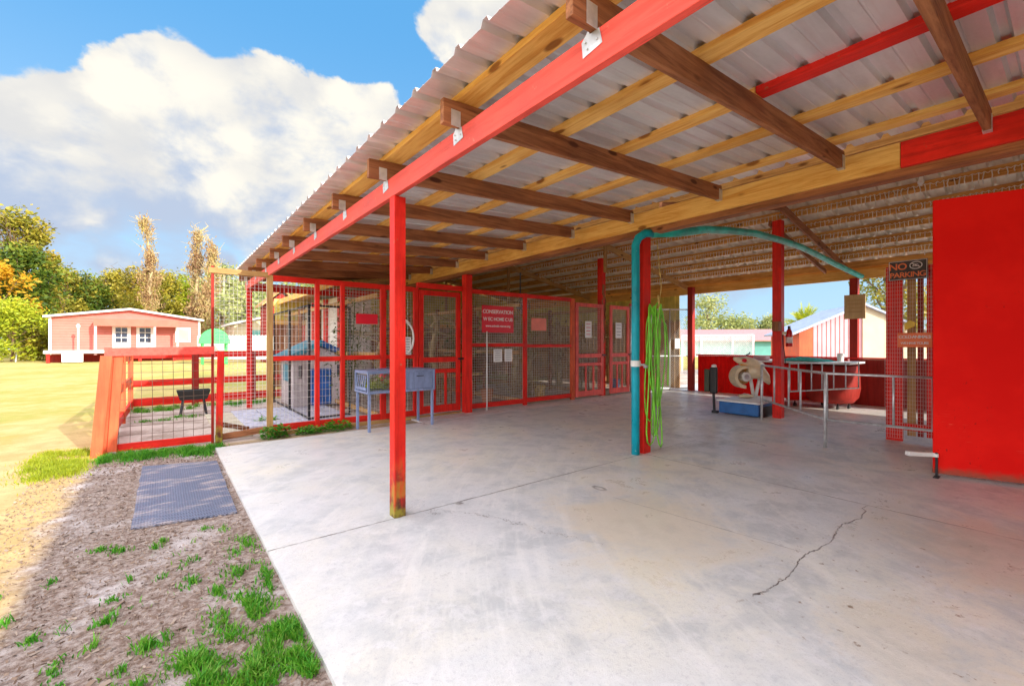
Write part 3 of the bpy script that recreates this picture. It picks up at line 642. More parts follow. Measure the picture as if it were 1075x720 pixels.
# corner panels of chain link
cg = thing('corner_gate', 'pale framed chain link double panel gate in the far corner beside low red wall', 'gate', (10.7, 6.8, 0))
A, B, Cc = (10.28, 7.0), (10.72, 6.72), (11.16, 6.42)
for (p, q_) in ((A, B), (B, Cc)):
    f = MB()
    for pp in (p, q_): f.tube([(pp[0], pp[1], .03), (pp[0], pp[1], 2.22)], .018, 8)
    for z in (.08, .95, 2.20): f.tube([(p[0], p[1], z), (q_[0], q_[1], z)], .016, 8)
    f.build('pipe_frame', M['white'], cg, smooth=True)
    chain(MB(), p, q_, .08, 2.2, .045, .0018).build('chain_link', M['wire_white'], cg)
bx((10.78, 6.60, 1.15), (11.02, 6.605, 1.42), 'notice', M['paper'], cg, 0)
f = MB(); f.tube([(9.40, 7.0, .05), (9.40, 7.0, 2.25)], .02, 8); f.tube([(10.22, 7.0, .05), (10.22, 7.0, 2.25)], .02, 8); f.tube([(9.40, 7, .1), (10.22, 7, .1)], .018, 8); f.tube([(9.40, 7, 1.0), (10.22, 7, 1.0)], .018, 8)
f.build('pipe_frame', M['galv'], pf, smooth=True)
chain(MB(), (9.40, 7.0), (10.22, 7.0), .1, 2.24, .045, .0018).build('wire_mesh', M['wire_white'], pf)

# tall open bay at the left end of the fence
tb = thing('tall_wire_bay', 'tall pale wire bay on a slim red corner pole beside the slab corner', 'fence', (.85, YF, 0))
bx((.50, 6.90, 0), (.53, 6.93, 2.30), 'pole', M['dark_red'], tb, .003)
MB().bar((.52, 6.91, 2.24), (1.16, 6.97, 2.25), .05, .07, e0=.05).build('top_rail', M['tan_x'], tb, .003)
MB().bar((.545, 6.94, .06), (1.15, 6.98, .10), .06, .08).build('bottom_log', M['brown_x'], tb, .01)
MB().bar((.62, 7.0, .22), (1.0, 7.6, .03), .05, .06).build('prop', M['brown_x'], tb, .006)
weld(MB(), (.545, 6.93), (1.15, 6.98), .12, 2.2, .05, .05, .0019, .006).build('wire_mesh', M['wire_white'], tb)
tp = thing('leaning_post', 'short thick red post leaning against the slim corner pole', 'post', (.56, 6.85, 0))
MB().bar((.575, 6.82, 0), (.60, 6.84, 1.20), .075, .05, up=(0, 1, 0)).build('board', M['red_foot'], tp, .006)

# ---- low pen
lp = thing('low_pen_fence', 'low red timber pen fence with stiff wire and broad end boards at the lawn edge', 'fence', (-.1, 6.9, 0))
MB().bar((-.585, 6.86, 0), (-.50, 6.88, 1.15), .105, .03, up=(0, 1, 0)).build('end_board', M['orange_red'], lp, .005)
MB().bar((-.455, 6.90, .04), (-.395, 6.92, 1.16), .085, .03, up=(0, 1, 0)).build('end_board', M['orange_red'], lp, .005)
MB().bar((-.54, 6.97, 0), (-.46, 6.97, 1.12), .09, .09, up=(0, 1, 0)).build('post', M['orange_red'], lp, .005)
MB().bar((-.50, 6.895, 1.195), (.53, 6.88, 1.205), .04, .10, e0=.02).build('top_rail', M['sky_gloss_red'], lp, .005)
MB().bar((-.42, 6.94, .07), (.53, 6.93, .07), .035, .09).build('bottom_rail', M['red_x'], lp, .005)
# side running back
for z, h in ((.62, .13), (1.08, .13), (.14, .14)):
    MB().bar((-.53, 7.02, z), (-.47, 11.4, z - .04), .035, h).build('side_rail', M['orange_red'] if z > .5 else M['red_y'], lp, .004)
for k, y in enumerate((8.1, 9.5, 11.4)): bx((-.56 + .02 * k, y - .04, 0), (-.48 + .02 * k, y + .04, 1.12), 'post', M['orange_red'], lp, .005)
MB().bar((-.52, 7.05, 1.1), (-.50, 8.05, .15), .03, .09).build('brace', M['orange_red'], lp, .004)
MB().bar((-.51, 9.45, 1.1), (-.50, 8.15, .15), .03, .09).build('brace', M['orange_red'], lp, .004)
# back of the low pen
for z, h in ((1.06, .13), (.50, .13), (.13, .16)): MB().bar((-.48, 11.4, z), (2.6, 11.6, z), .035, h).build('back_rail', M['red_x'], lp, .004)
for x in (.55, 1.6, 2.6): bx((x - .06, 11.38, 0), (x + .06, 11.47, 1.12), 'post', M['dark_red'], lp, .005)
def bowed(x0, x1, y, z0, z1, nx, nz, r):
    mb = MB()
    for i in range(nx + 1):
        x = x0 + (x1 - x0) * i / nx
        mb.tube([(x, y, z0), (x + .004, y + .02, (z0 + z1) / 2), (x - .004, y, z1)], r, 4, False)
    for k in range(nz + 1):
        z = z0 + (z1 - z0) * k / nz; mb.tube([(x0, y, z), ((x0 + x1) / 2, y + .02, z - .01), (x1, y, z)], r, 4, False)
    return mb
bowed(-.40, .52, 6.955, .10, 1.16, 9, 10, .0026).build('wire_mesh', M['wire_dark'], lp)

# back-left post and beams of the long fence
# black kennel panel run inside
kn = thing('kennel_panels', 'black framed tall kennel panels standing before the blue roofed playhouse', 'kennel', (1.9, 9.2, 0))
ys = [7.78, 9.2, 10.7]
for a, b in zip(ys[:-1], ys[1:]):
    f = MB()
    for z in (.06, 1.92): f.tube([(1.9, a, z), (1.9, b, z)], .017, 8)
    for y in (a + .02, b - .02): f.tube([(1.9, y, .02), (1.9, y, 1.93)], .017, 8)
    f.build('frame', M['black'], kn, smooth=True); weld(MB(), (1.9, a), (1.9, b), .06, 1.9, .05, .10, .0018).build('wire_mesh', M['wire_dark'], kn)
f = MB(); f.tube([(1.9, 7.78, .02), (1.9, 7.78, 1.93)], .02, 8); f.tube([(1.9, 7.78, 1.92), (2.6, 7.9, 1.92)], .017, 8); f.tube([(1.9, 7.78, .06), (2.6, 7.9, .06)], .017, 8); f.tube([(2.6, 7.9, .02), (2.6, 7.9, 1.93)], .02, 8)
f.build('frame', M['black'], kn, smooth=True)
# playhouse
ph = thing('playhouse', 'pale plastic toy playhouse with blue roof and blue door inside the pen', 'playhouse', (2.5, 10.0, 0))
b0, b1, d0, d1 = 2.02, 3.05, 9.5, 10.6
mb = MB(); mb.prism([(b0, .03), (b1, .03), (b1, .98), ((b0 + b1) / 2, 1.22), (b0, .98)], d0, d1); mb.build('wall', M['playwall'], ph, .02)
for sgn in (-1, 1):
    xc = (b0 + b1) / 2; xe = xc + sgn * .66
    MB().prism([(xc, 1.24), (xe, .94), (xe, 1.03), (xc, 1.36)], d0 - .12, d1 + .1).build('roof', M['playblue'] if sgn > 0 else M['playteal'], ph, .01)
bx((2.34, d0 - .035, .05), (2.74, d0 - .003, .78), 'door', M['playblue'], ph, .02)
for x in (2.12, 2.86): bx((x, d0 - .02, .60), (x + .06, d0 - .003, .85), 'window', M['glass'], ph, .01)
bx((b0 - .03, 9.75, .52), (b0 - .003, 10.25, .88), 'shutter', M['playteal'], ph, .02)
# neighbour shed behind with red posts
ns = thing('side_shed', 'pale walled shed with red posts and long timber eave behind the playhouse', 'shed', (4, 12.3, 0))
bx((3.45, 10.9, 0), (4.1, 15.3, 2.45), 'wall', M['white'], ns)
for y in (11.0, 12.2, 13.4, 14.6): bx((3.36, y, 0), (3.447, y + .14, 2.45), 'post', M['red_z'], ns)
mb = MB(); mb.prism([(2.75, 2.50), (4.3, 2.72), (4.3, 2.78), (2.75, 2.56)], 9.3, 15.5); mb.build('roof', M['tan_y'], ns)
bx((2.70, 9.3, 2.44), (2.74, 15.5, 2.58), 'fascia', M['pine_y'], ns)
# far end header of the porch
bx((1.42, 10.33, 2.36), (4.3, 10.37, 2.52), 'end_header', M['red_x'], porch)

# pavers and feed things in the low pens
pv = MB()
for i in range(4):
    for j in range(5):
        x = 1.0 + i * .41; y = 7.7 + j * .41; pv.box((x, y, .0), (x + .38, y + .38, .035))
tag(seated(pv.build('paving', plain('blue_grey_paver', (0.50, 0.50, 0.60), .8, 0, .2, 10), None, .006)), kind='structure')
pv = MB(); pv.box((.60, 7.1, 0), (1.0, 9.6, .03)); tag(seated(pv.build('path', plain('tan_slab', (0.55, 0.49, 0.36), .8, 0, .15, 8), None, .006)), kind='structure')
tr = thing('feed_trough', 'small black feed trough on short legs in the low pen', 'trough', (.45, 9.9, 0))
tx, ty = .45, 9.9
mb = MB(); mb.add([(tx - .2, ty - .1, .28), (tx + .2, ty - .1, .28), (tx + .2, ty + .1, .28), (tx - .2, ty + .1, .28), (tx - .25, ty - .14, .45), (tx + .25, ty - .14, .45), (tx + .25, ty + .14, .45), (tx - .25, ty + .14, .45)],
    [(0, 1, 2, 3), (0, 1, 5, 4), (1, 2, 6, 5), (2, 3, 7, 6), (3, 0, 4, 7)]); mb.build('pan', M['black_plastic'], tr, solid=.012)
for sx in (-1, 1):
    for sy in (-1, 1): MB().bar((tx + sx * .15, ty + sy * .07, .29), (tx + sx * .19, ty + sy * .12, 0), .025, .025).build('leg', M['black'], tr)

# ================================================================== BARN INTERIOR CLUTTER (behind the wire)
for k, (x, lab) in enumerate(((2.84, 'inner wire partition beside the slate hutch'), (5.9, 'inner wire partition behind the red lettered sign'), (8.4, 'inner wire partition behind the thick chained post'))):
    pt = thing('inner_partition', lab, 'partition', (x, 10.5, 0), 'wire partitions between the pens')
    for z in (.1, 1.1, 2.1): MB().bar((x, 7.2, z), (x, 14.4, z), .04, .08).build('rail', M['tan_y'], pt, .003)
    for y in (8.9, 10.7, 12.5): bx((x - .04, y, 0), (x + .04, y + .08, 2.2), 'post', M['brown_z'], pt, .003)
    weld(MB(), (x + .03, 7.2), (x + .03, 14.4), .1, 2.1, .08, .08, .0016).build('wire_mesh', M['wire'], pt)
rr = random.Random(11)
def perch(x0, x1, y, z, lab):
    pts = []; n = 7
    for i in range(n): pts.append((x0 + (x1 - x0) * i / (n - 1), y + rr.uniform(-.12, .12), z + rr.uniform(-.12, .12)))
    o = MB().tube(pts, .03, 7, True, [.045, .04, .035, .035, .03, .025, .02]).build('perch_branch', M['palebark'], None, smooth=True)
    return tag(seated(o), lab, 'branch', 'branches set across the pens')
perch(2.9, 5.8, 9.0, 1.5, 'crooked pale branch across the pen behind the first screen door')
perch(4.5, 5.8, 8.4, 1.75, 'short pale branch high behind the red lettered sign')
perch(6.0, 8.3, 9.3, 1.25, 'crooked pale branch behind the orange red middle post')
perch(8.5, 11.2, 9.0, 1.5, 'long pale branch behind the second worn pink screen door')
def stand_log(x, y, h, r, lab):
    pts = [(x + rr.uniform(-.1, .1) * i / 5, y + rr.uniform(-.1, .1) * i / 5, h * i / 6) for i in range(7)]
    mb = MB().tube(pts, r, 9, True, [r * (1.25 - .1 * i) for i in range(7)])
    for k in range(3):
        p = Vector(pts[2 + k]); mb.tube([p, p + Vector((rr.uniform(-.4, .4), rr.uniform(-.3, .3), .3)), p + Vector((rr.uniform(-.7, .7), rr.uniform(-.3, .3), .5))], .03, 6, True, [.035, .025, .012])
    return tag(seated(mb.build('climbing_trunk', M['palebark'], None, smooth=True)), lab, 'trunk', 'climbing trunks in the pens')
stand_log(6.9, 8.6, 1.9, .09, 'pale bare trunk standing behind the middle wire panel')
stand_log(5.2, 9.6, 2.0, .08, 'forked bare trunk deep behind the sign panel')
stand_log(3.9, 9.8, 2.0, .08, 'slim bare trunk behind the first red screen door')
stand_log(8.0, 9.4, 2.0, .10, 'stout bare trunk behind the first worn pink screen door')
stand_log(9.6, 9.8, 2.0, .09, 'bare trunk behind the last narrow screen door')
def nestbox(x, y, z, w_, d_, h, m, lab, legs=True):
    t = thing('nest_box', lab, 'nest box', (x, y, 0), 'nest boxes in the pens')
    mb = MB(); mb.box((x - w_ / 2, y, z), (x + w_ / 2, y + d_, z + .03)); mb.box((x - w_ / 2, y, z + h - .03), (x + w_ / 2, y + d_, z + h)); mb.box((x - w_ / 2, y, z + .031), (x - w_ / 2 + .03, y + d_, z + h - .031)); mb.box((x + w_ / 2 - .03, y, z + .031), (x + w_ / 2, y + d_, z + h - .031)); mb.box((x - w_ / 2 + .031, y + d_ - .03, z + .031), (x + w_ / 2 - .031, y + d_, z + h - .031))
    mb.build('box', M[m], t, .003)
    if legs:
        for sx in (-1, 1):
            for yy in (y + .03, y + d_ - .03): bx((x + sx * (w_ / 2 - .03) - .02, yy - .02, 0), (x + sx * (w_ / 2 - .03) + .02, yy + .02, z - .001), 'leg', M['brown_z'], t)
    MB().box((x - w_ / 2 + .05, y + .03, z + .031), (x + w_ / 2 - .05, y + d_ - .05, z + .09)).build('straw', M['straw'], t, .02)
nestbox(5.2, 8.1, .55, .9, .5, .45, 'brown_x', 'brown straw lined nest box low behind the twin notices')
nestbox(6.5, 10.6, .9, 1.0, .6, .5, 'tan_x', 'tan nest box deep behind the middle wire panel')
nestbox(3.5, 11.0, .6, 1.0, .6, .5, 'tan_x', 'tan nest box deep behind the first red screen door')
nestbox(7.8, 11.5, .5, .8, .6, .7, 'brown_x', 'brown nest box deep behind the first worn pink door')
nestbox(10.0, 8.6, .5, .8, .5, .6, 'brown_x', 'brown nest box inside near the corner gate')
def browse(x, y, z, rx, rz, n, m, lab):
    rgb = random.Random(int(x * 100)); mb = MB()
    for k in range(n):
        p = Vector((x + rgb.gauss(0, rx), y + rgb.gauss(0, rx * .6), max(.02, z + rgb.gauss(0, rz)))); s_ = rgb.uniform(.02, .05); b = rgb.uniform(0, 6.3)
        u = Vector((math.cos(b), math.sin(b), rgb.uniform(-1, .6))) * s_; v_ = Vector((-math.sin(b), math.cos(b), rgb.uniform(-.3, .3))) * s_ * .5
        mb.add([p, p + u + v_, p + 2 * u, p + u - v_], [(0, 1, 2, 3)])
    for k in range(9): mb.tube([(x, y, max(0, z - rz * 2)), (x + rgb.gauss(0, rx), y + rgb.gauss(0, rx * .5), z + abs(rgb.gauss(0, rz)))], .008, 4)
    tag(seated(mb.build('leafy_browse', M[m], None)), lab, 'branches', 'bundles of leafy branches in the pens')
browse(4.95, 7.9, 1.35, .22, .35, 900, 'leaf_dark', 'dark leafy branches behind the lettered red sign')
browse(6.6, 8.0, .35, .35, .16, 900, 'leaf_brown', 'heap of brown leaves low behind the middle wire panel')
browse(6.9, 8.3, 1.5, .25, .35, 800, 'leaf_green', 'green leafy branches high behind the middle wire panel')
browse(3.8, 8.6, 1.5, .25, .40, 900, 'leaf_green', 'green leafy branches behind the first red screen door')
browse(7.9, 8.1, 1.2, .20, .45, 900, 'leaf_brown', 'brown leafy branches behind the first worn pink door')
browse(8.95, 8.3, 1.0, .18, .5, 800, 'leaf_brown', 'brown leafy branches behind the second worn pink door')
browse(2.75, 8.3, 1.3, .22, .45, 900, 'leaf_dark', 'dark leafy branches behind the plain red plate')
browse(9.9, 8.2, 1.4, .20, .4, 600, 'leaf_brown', 'brown leafy branches behind the narrow chain link panel')
fan = thing('round_fan', 'round black wall fan high behind the middle wire panel', 'fan', (6.15, 7.5, 2.1))
cf = Vector((6.2, 7.45, 2.10)); mb = MB()
for r_ in (.19, .14, .09): mb.tube([cf + Vector((math.cos(t * math.pi / 12) * r_, 0, math.sin(t * math.pi / 12) * r_)) for t in range(25)], .006, 5, False)
for t in range(10): mb.tube([cf, cf + Vector((math.cos(t * math.pi / 5), 0, math.sin(t * math.pi / 5))) * .19], .003, 4)
mb.build('guard', M['black'], fan)
mb = MB()
for t in range(4):
    a = t * math.pi / 2; mb.box((cf.x - .04, cf.y + .02, cf.z + .02), (cf.x + .04, cf.y + .03, cf.z + .16), Matrix.Rotation(a, 3, 'Y') @ Matrix.Rotation(.4, 3, 'Z'), (cf.x, cf.y + .025, cf.z))
mb.build('blades', M['galv'], fan); MB().lathe(cf + Vector((0, .03, 0)), [(.06, 0), (.06, .14)], 12, 'y').build('motor', M['black'], fan)
MB().bar(cf + Vector((0, .1, 0)), cf + Vector((0, .1, .75)), .02, .02).build('bracket', M['black'], fan)
for (x, y, z, m, lab) in ((5.55, 7.9, 0, 'clay', 'terracotta pot on the pen floor beside the brown nest box'), (4.0, 9.0, 0, 'white', 'white bucket on the pen floor behind the first red screen door'), (7.0, 7.8, 0, 'straw', 'straw coloured tub low behind the middle wire panel'), (9.9, 7.9, 0, 'blue', 'blue bucket behind the chain link at the far corner')):
    o = MB().lathe((x, y, z), [(.10, 0), (.14, .28), (.15, .28), (.15, .30), (.13, .30), (.095, .02)], 18).build('bucket', M[m], None, smooth=False)
    tag(seated(o), lab, 'bucket', 'buckets and tubs in the pens')

# ================================================================== SLATE HUTCH CART
hc = thing('raised_hutch', 'slate blue raised metal hutch with greens behind wire, in front of pens', 'hutch', (2.82, 6.45, 0))
X0, X1, YA, YB = 2.30, 3.34, 6.20, 6.72; z0, z1 = .57, .88
for x in (X0 + .02, X1 - .02):
    for y in (YA + .02, YB - .02):
        mb = MB(); mb.box((x - .018, y - .018, ZS - .0 if y < 6.5 else .0), (x + .018, y + .018, z0 - .002)); mb.build('leg', M['slate'], hc, .003)
f = MB()
for (a, b) in (((X0, YA), (X1, YA)), ((X0, YB), (X1, YB)), ((X0, YA), (X0, YB)), ((X1, YA), (X1, YB))):
    for z in (z0 + .015, z1 - .01): f.bar((a[0], a[1], z), (b[0], b[1], z), .03, .03)
for x in (X0, X1, 2.86):
    for y in (YA, YB): f.box((x - .014, y - .014, z0), (x + .014, y + .014, z1))
f.build('frame', M['slate'], hc, .002)
bx((X0 + .016, YA + .016, z0 + .03), (X1 - .016, YB - .016, z0 + .04), 'tray', M['slate'], hc, 0)
bx((2.875, YA + .004, z0 + .032), (X1 - .016, YB - .004, z1 - .026), 'closed_box', M['slate'], hc, .004)
mb = MB(); mb.box((X0 - .02, YA - .02, z1 + .006), (X1 + .02, YB + .02, z1 + .018)); mb.build('lid', M['slate'], hc, .003)
MB().tube([(2.46, YA + .05, z1 + .018), (2.46, YA + .05, z1 + .045), (2.60, YA + .05, z1 + .045), (2.60, YA + .05, z1 + .018)], .006, 6).build('handle', M['slate'], hc)
MB().tube([(3.05, YA - .0, .80), (3.05, YA - .03, .80), (3.15, YA - .03, .80), (3.15, YA, .80)], .006, 6).build('handle', M['black'], hc)
weld(MB(), (X0 + .02, YA - .004), (2.85, YA - .004), z0 + .03, z1 - .02, .025, .025, .001).build('wire_mesh', M['wire'], hc)
mb = MB(); rg = random.Random(3)
for k in range(900):
    p = Vector((rg.uniform(X0 + .04, 2.82), rg.uniform(YA + .04, YB - .08), z0 + .05 + abs(rg.gauss(0, .07)))); a = rg.uniform(0, 6.3); s_ = rg.uniform(.015, .035)
    u = Vector((math.cos(a), math.sin(a), rg.uniform(-.5, .8))) * s_; v_ = Vector((-math.sin(a), math.cos(a), rg.uniform(-.3, .6))) * s_ * .6
    mb.add([p, p + u + v_, p + 2 * u, p + u - v_], [(0, 1, 2, 3)])
og = mb.build('leafy_greens', M['leaf_lime'], None); tag(seated(og), 'heap of bright leafy greens behind the hutch wire', 'plants')
sh = MB(); sh.box((X0 - .02, YA + .05, z1 - .26), (X0 - .008, YB - .05, z1 - .22)); 
for k in range(5): sh.box((X0 - .02, YA + .07 + k * .08, z1 - .22), (X0 - .010, YA + .09 + k * .08, z1 - .04), Matrix.Rotation(.35, 3, 'X'))
sh.build('side_grille', M['slate'], hc)

# ================================================================== SIGNS
def panel_x(name, x0, x1, z0, z1, y, m, label, cat='sign', t=.006):
    th = thing(name, label, cat, ((x0 + x1) / 2, y, z0)); bx((x0, y - t, z0), (x1, y, z1), 'panel', M[m], th, .002); return th
s1 = panel_x('lettered_sign', 4.76, 5.53, 1.50, 2.02, YF - .05, 'sign_red', 'large red sign with three lines of white lettering on the pen wire')
text('CONSERVATION', .100, M['letters'], s1, (5.145, YF - .058, 1.87), (1, 0, 0), spacing=.95)
text('W EC HOME C US', .092, M['letters'], s1, (5.145, YF - .058, 1.73), (1, 0, 0), spacing=.95)
text('www.animals-rescue.org', .06, M['letters'], s1, (5.145, YF - .058, 1.61), (1, 0, 0))
o = MB().tube([(4.86, YF - .08, ZS), (4.86, YF - .08, 1.52)], .014, 8).build('white_pole', M['white'], None, smooth=True); tag(seated(o), 'thin white pole standing under the lettered red sign', 'pole')
s2 = panel_x('blank_sign', 2.38, 2.73, 1.60, 1.76, YF - .05, 'sign_red', 'plain bright red plate on the wire above the slate hutch')
s3 = panel_x('pink_plate', 6.0, 6.42, 1.56, 1.82, YF - .05, 'sign_pink', 'faded pink plate on the middle wire panel right of the lettered sign')
def notice(x0, x1, z0, z1, y, label, lines=5, red=False):
    th = thing('paper_notice', label, 'notice', ((x0 + x1) / 2, y, z0)); bx((x0, y - .004, z0), (x1, y, z1), 'sheet', M['paper'], th, 0)
    mb = MB(); h = (z1 - z0)
    for k in range(lines):
        z = z1 - h * (k + .8) / (lines + .8); w_ = (x1 - x0) * random.uniform(.3, .38); c = (x0 + x1) / 2
        mb.box((c - w_, y - .006, z - h * .018), (c + w_, y - .0045, z + h * .018))
    mb.build('print', M['sign_red'] if red else M['ink'], th)
notice(5.03, 5.24, .93, 1.18, YF - .055, 'left of two white notices hung under the lettered red sign')
notice(5.30, 5.49, .93, 1.18, YF - .055, 'right of two white notices hung under the lettered red sign')
notice(7.62, 7.84, 1.42, 1.80, YF - .06, 'white and red notice on the first worn pink screen door', 4, True)
notice(8.72, 8.95, 1.42, 1.80, YF - .06, 'white notice on the second worn pink screen door', 4)
notice(3.13, 3.31, 1.10, 1.40, YF - .055, 'white printed notice on the wire left of the first red screen door', 6)
# hose hoop behind that notice
mb = MB(); c0 = Vector((3.16, YF - .04, 1.40))
mb.tube([c0 + Vector((.20 * math.cos(t), 0, .30 * math.sin(t))) for t in [math.pi * 2 * i / 28 for i in range(29)]], .016, 7, False)
mb.tube([c0 + Vector((.17 * math.cos(t) + .02, -.03, .27 * math.sin(t) - .02)) for t in [math.pi * 2 * i / 28 for i in range(29)]], .014, 7, False)
tag(seated(mb.build('coiled_hose', M['white'], None, smooth=True)), 'pale hose loop hung on the wire round the printed notice', 'hose')

# ================================================================== TEAL PIPE AND HOSE
o = thing('teal_pipe', 'bright teal pipe rising up the post and arching under the barn roof', 'pipe', (4.30, 3.02, 0))
px_, py_ = 4.265, 3.11
pts = [(px_, py_, ZS), (px_, py_, .6), (px_ , py_, 1.2), (px_ + .005, py_, 1.9), (px_, py_, 2.42), (px_ + .01, py_ - .03, 2.50), (px_ + .05, py_ - .09, 2.545), (px_ + .14, py_ - .12, 2.555)]
MB().tube(pts, .047, 14).build('riser', M['teal_pipe'], o, smooth=True)
arc = [(4.41, 2.985, 2.555), (4.9, 2.96, 2.63), (5.5, 2.93, 2.76), (6.1, 2.92, 2.84), (6.9, 2.91, 2.92), (7.8, 2.91, 2.95), (8.6, 2.90, 2.95), (9.4, 2.88, 2.90), (10.2, 2.84, 2.82), (10.9, 2.76, 2.73), (11.25, 2.68, 2.66)]
MB().tube(arc, .05, 12).build('arch', M['teal_hose'], o, smooth=True)
MB().lathe((px_, py_, 1.03), [(.056, 0), (.056, .07)], 14).build('coupling', M['white'], o, .004)
mb = MB(); mb.tube([(px_ + .04, py_ - .02, 1.05), (px_ + .07, py_ - .07, 1.05), (px_ + .12, py_ - .08, 1.03)], .013, 8).lathe((px_ + .07, py_ - .10, 1.03), [(.02, 0), (.02, .03)], 8, 'y')
mb.build('tap', M['galv'], o)
hz = MB(); rg = random.Random(5); hx, hy = 4.46, 3.01
for k in range(9):
    top = 1.72 + rg.uniform(-.05, .05); bot = [0.95, .12, .55, .25, .75, .10, .4, .2, 1.0][k]; sp = rg.uniform(.05, .11); off = rg.uniform(-.05, .08); oy = rg.uniform(-.05, .03)
    pts = []
    for i in range(21):
        t = i / 20 * 2 * math.pi; zc_ = (top + bot) / 2; hh = (top - bot) / 2
        pts.append((hx + off + sp * math.sin(t) * (1 + .2 * math.cos(t * 2)), hy + oy + .03 * math.sin(t * 2 + k), zc_ + hh * math.cos(t)))
    hz.tube(pts, .0085, 6, False)
hz.tube([(4.58, 2.99, 1.65), (4.66, 2.97, 1.5), (4.70, 2.96, 1.2), (4.68, 2.96, .8)], .0085, 6, False)
tag(seated(hz.build('garden_hose', M['hose'], None, smooth=True)), 'lime green garden hose coiled in long loops on the teal piped post', 'hose')
o = MB().tube([(4.52, 3.0, 2.5), (4.52, 2.97, 2.2), (4.55, 2.96, 1.95), (4.50, 2.97, 1.7)], .006, 5).tube([(4.50, 2.97, 1.85), (4.47, 2.95, 1.8), (4.5, 2.95, 1.7), (4.54, 2.96, 1.74)], .008, 5).build('hanging_rope', M['straw'], None)
tag(seated(o), 'thin frayed rope hanging above the green hose loops', 'rope')
# chain on the thick post between the pink doors
mb = MB(); rg = random.Random(9)
for s_ in range(2):
    pts = [(8.30 + .06 * s_ + rg.uniform(-.04, .05), 6.98, 2.7 - .1 * i) for i in range(15)]; mb.tube(pts, .016, 5)
tag(seated(mb.build('twisted_vine', M['brown_z'], None)), 'twisted dark vine hanging down the post between the pink screen doors', 'vine')

# ================================================================== LOW WALL, TUB, RIDE, GATES
lw = thing('low_red_wall', 'waist high red ribbed board wall along the open side of the barn', 'wall', (11.35, 4, 0))
def lowwall(y0, y1, m):
    mb = MB(); y = y0
    while y < y1 - .01:
        yb = min(y + .30, y1); mb.box((11.31 - (.0), y, 0), (11.335, yb - .002, .965)); mb.box((11.298, y + .13, 0), (11.309, y + .16, .965)); y += .30
    return mb.build('boards', M[m], lw, .004)
lowwall(2.93, 6.25, 'door_red'); lowwall(.2, 2.74, 'dark_red')
bx((11.27, .2, .968), (11.40, 6.28, 1.0), 'cap', M['red_y'], lw)
# red tub on castors with shelf
tub = thing('red_tub', 'big rounded red tub on castors with a pale shelf on top', 'tub', (10.3, 3.3, 0))
pr_ = [(.22, .10), (.36, .12), (.44, .22), (.47, .40), (.46, .62), (.44, .84), (.42, .84), (.40, .30)]
mb = MB(); mb.lathe((10.35, 3.75, .02), pr_, 24); mb.build('drum', M['door_red'], tub, smooth=True)
mb = MB(); mb.lathe((10.45, 2.98, .02), pr_, 24); mb.build('drum', M['dark_red'], tub, smooth=True)
bx((9.95, 2.55, .895), (10.95, 4.35, .93), 'shelf', M['white'], tub, .006)
for (x, y) in ((10.1, 3.5), (10.6, 4.0), (10.2, 2.8), (10.7, 3.2), (10.1, 4.0), (10.5, 2.7)):
    MB().lathe((x, y - .015, .05), [(.05, 0), (.05, .03)], 12, 'y').box((x - .01, y - .01, .06), (x + .01, y + .01, .13)).build('castor', M['black_plastic'], tub)
cl = MB(); rg = random.Random(4); nx_, ny_ = 18, 26; o_ = len(cl.v)
for i in range(nx_ + 1):
    for j in range(ny_ + 1):
        u, v_ = i / nx_ - .5, j / ny_ - .5; e = max(0, 1 - (u * u + v_ * v_) * 3.6)
        h = .012 + e * (.05 + .09 * abs(mnoise.noise(Vector((u * 6, v_ * 7, 1)))))
        wv = 1 + .25 * mnoise.noise(Vector((u * 3, v_ * 3, 7)))
        cl.v.append(Vector((10.25 + u * .5 * wv, 3.35 + v_ * .95 * wv, .932 + h)))
for i in range(nx_):
    for j in range(ny_): a = i * (ny_ + 1) + j; cl.f.append((a, a + 1, a + ny_ + 2, a + ny_ + 1))
tag(seated(cl.build('crumpled_cloth', M['cloth'], None, smooth=True, solid=.006)), 'crumpled teal cloth lying on the pale shelf of the tub', 'cloth')
o = MB().lathe((10.55, 2.85, .932), [(.05, 0), (.06, .14), (.05, .16)], 14).build('jug', M['paper'], None); tag(seated(o), 'small white jug at the right end of the pale tub shelf', 'jug')
o = MB().box((10.0, 4.02, .932), (10.25, 4.28, 1.02)).build('folded_rag', M['pink_light'], None, .03); tag(seated(o), 'pinkish folded rag at the left end of the pale tub shelf', 'rag')
# kiddie ride
kr = thing('kiddie_ride', 'cream kiddie ride with round wheel arch on blue and white base', 'kiddie ride', (8.4, 3.7, 0))
bx((7.93, 3.30, ZS + .02), (9.0, 3.98, .25), 'base', M['blue'], kr, .015); bx((7.90, 3.27, .252), (9.04, 4.01, .285), 'deck', M['white'], kr, .012)
bx((8.02, 3.27, ZS), (8.95, 3.298, .20), 'skirt', M['black'], kr, .004)
c = Vector((8.50, 3.72, .74))
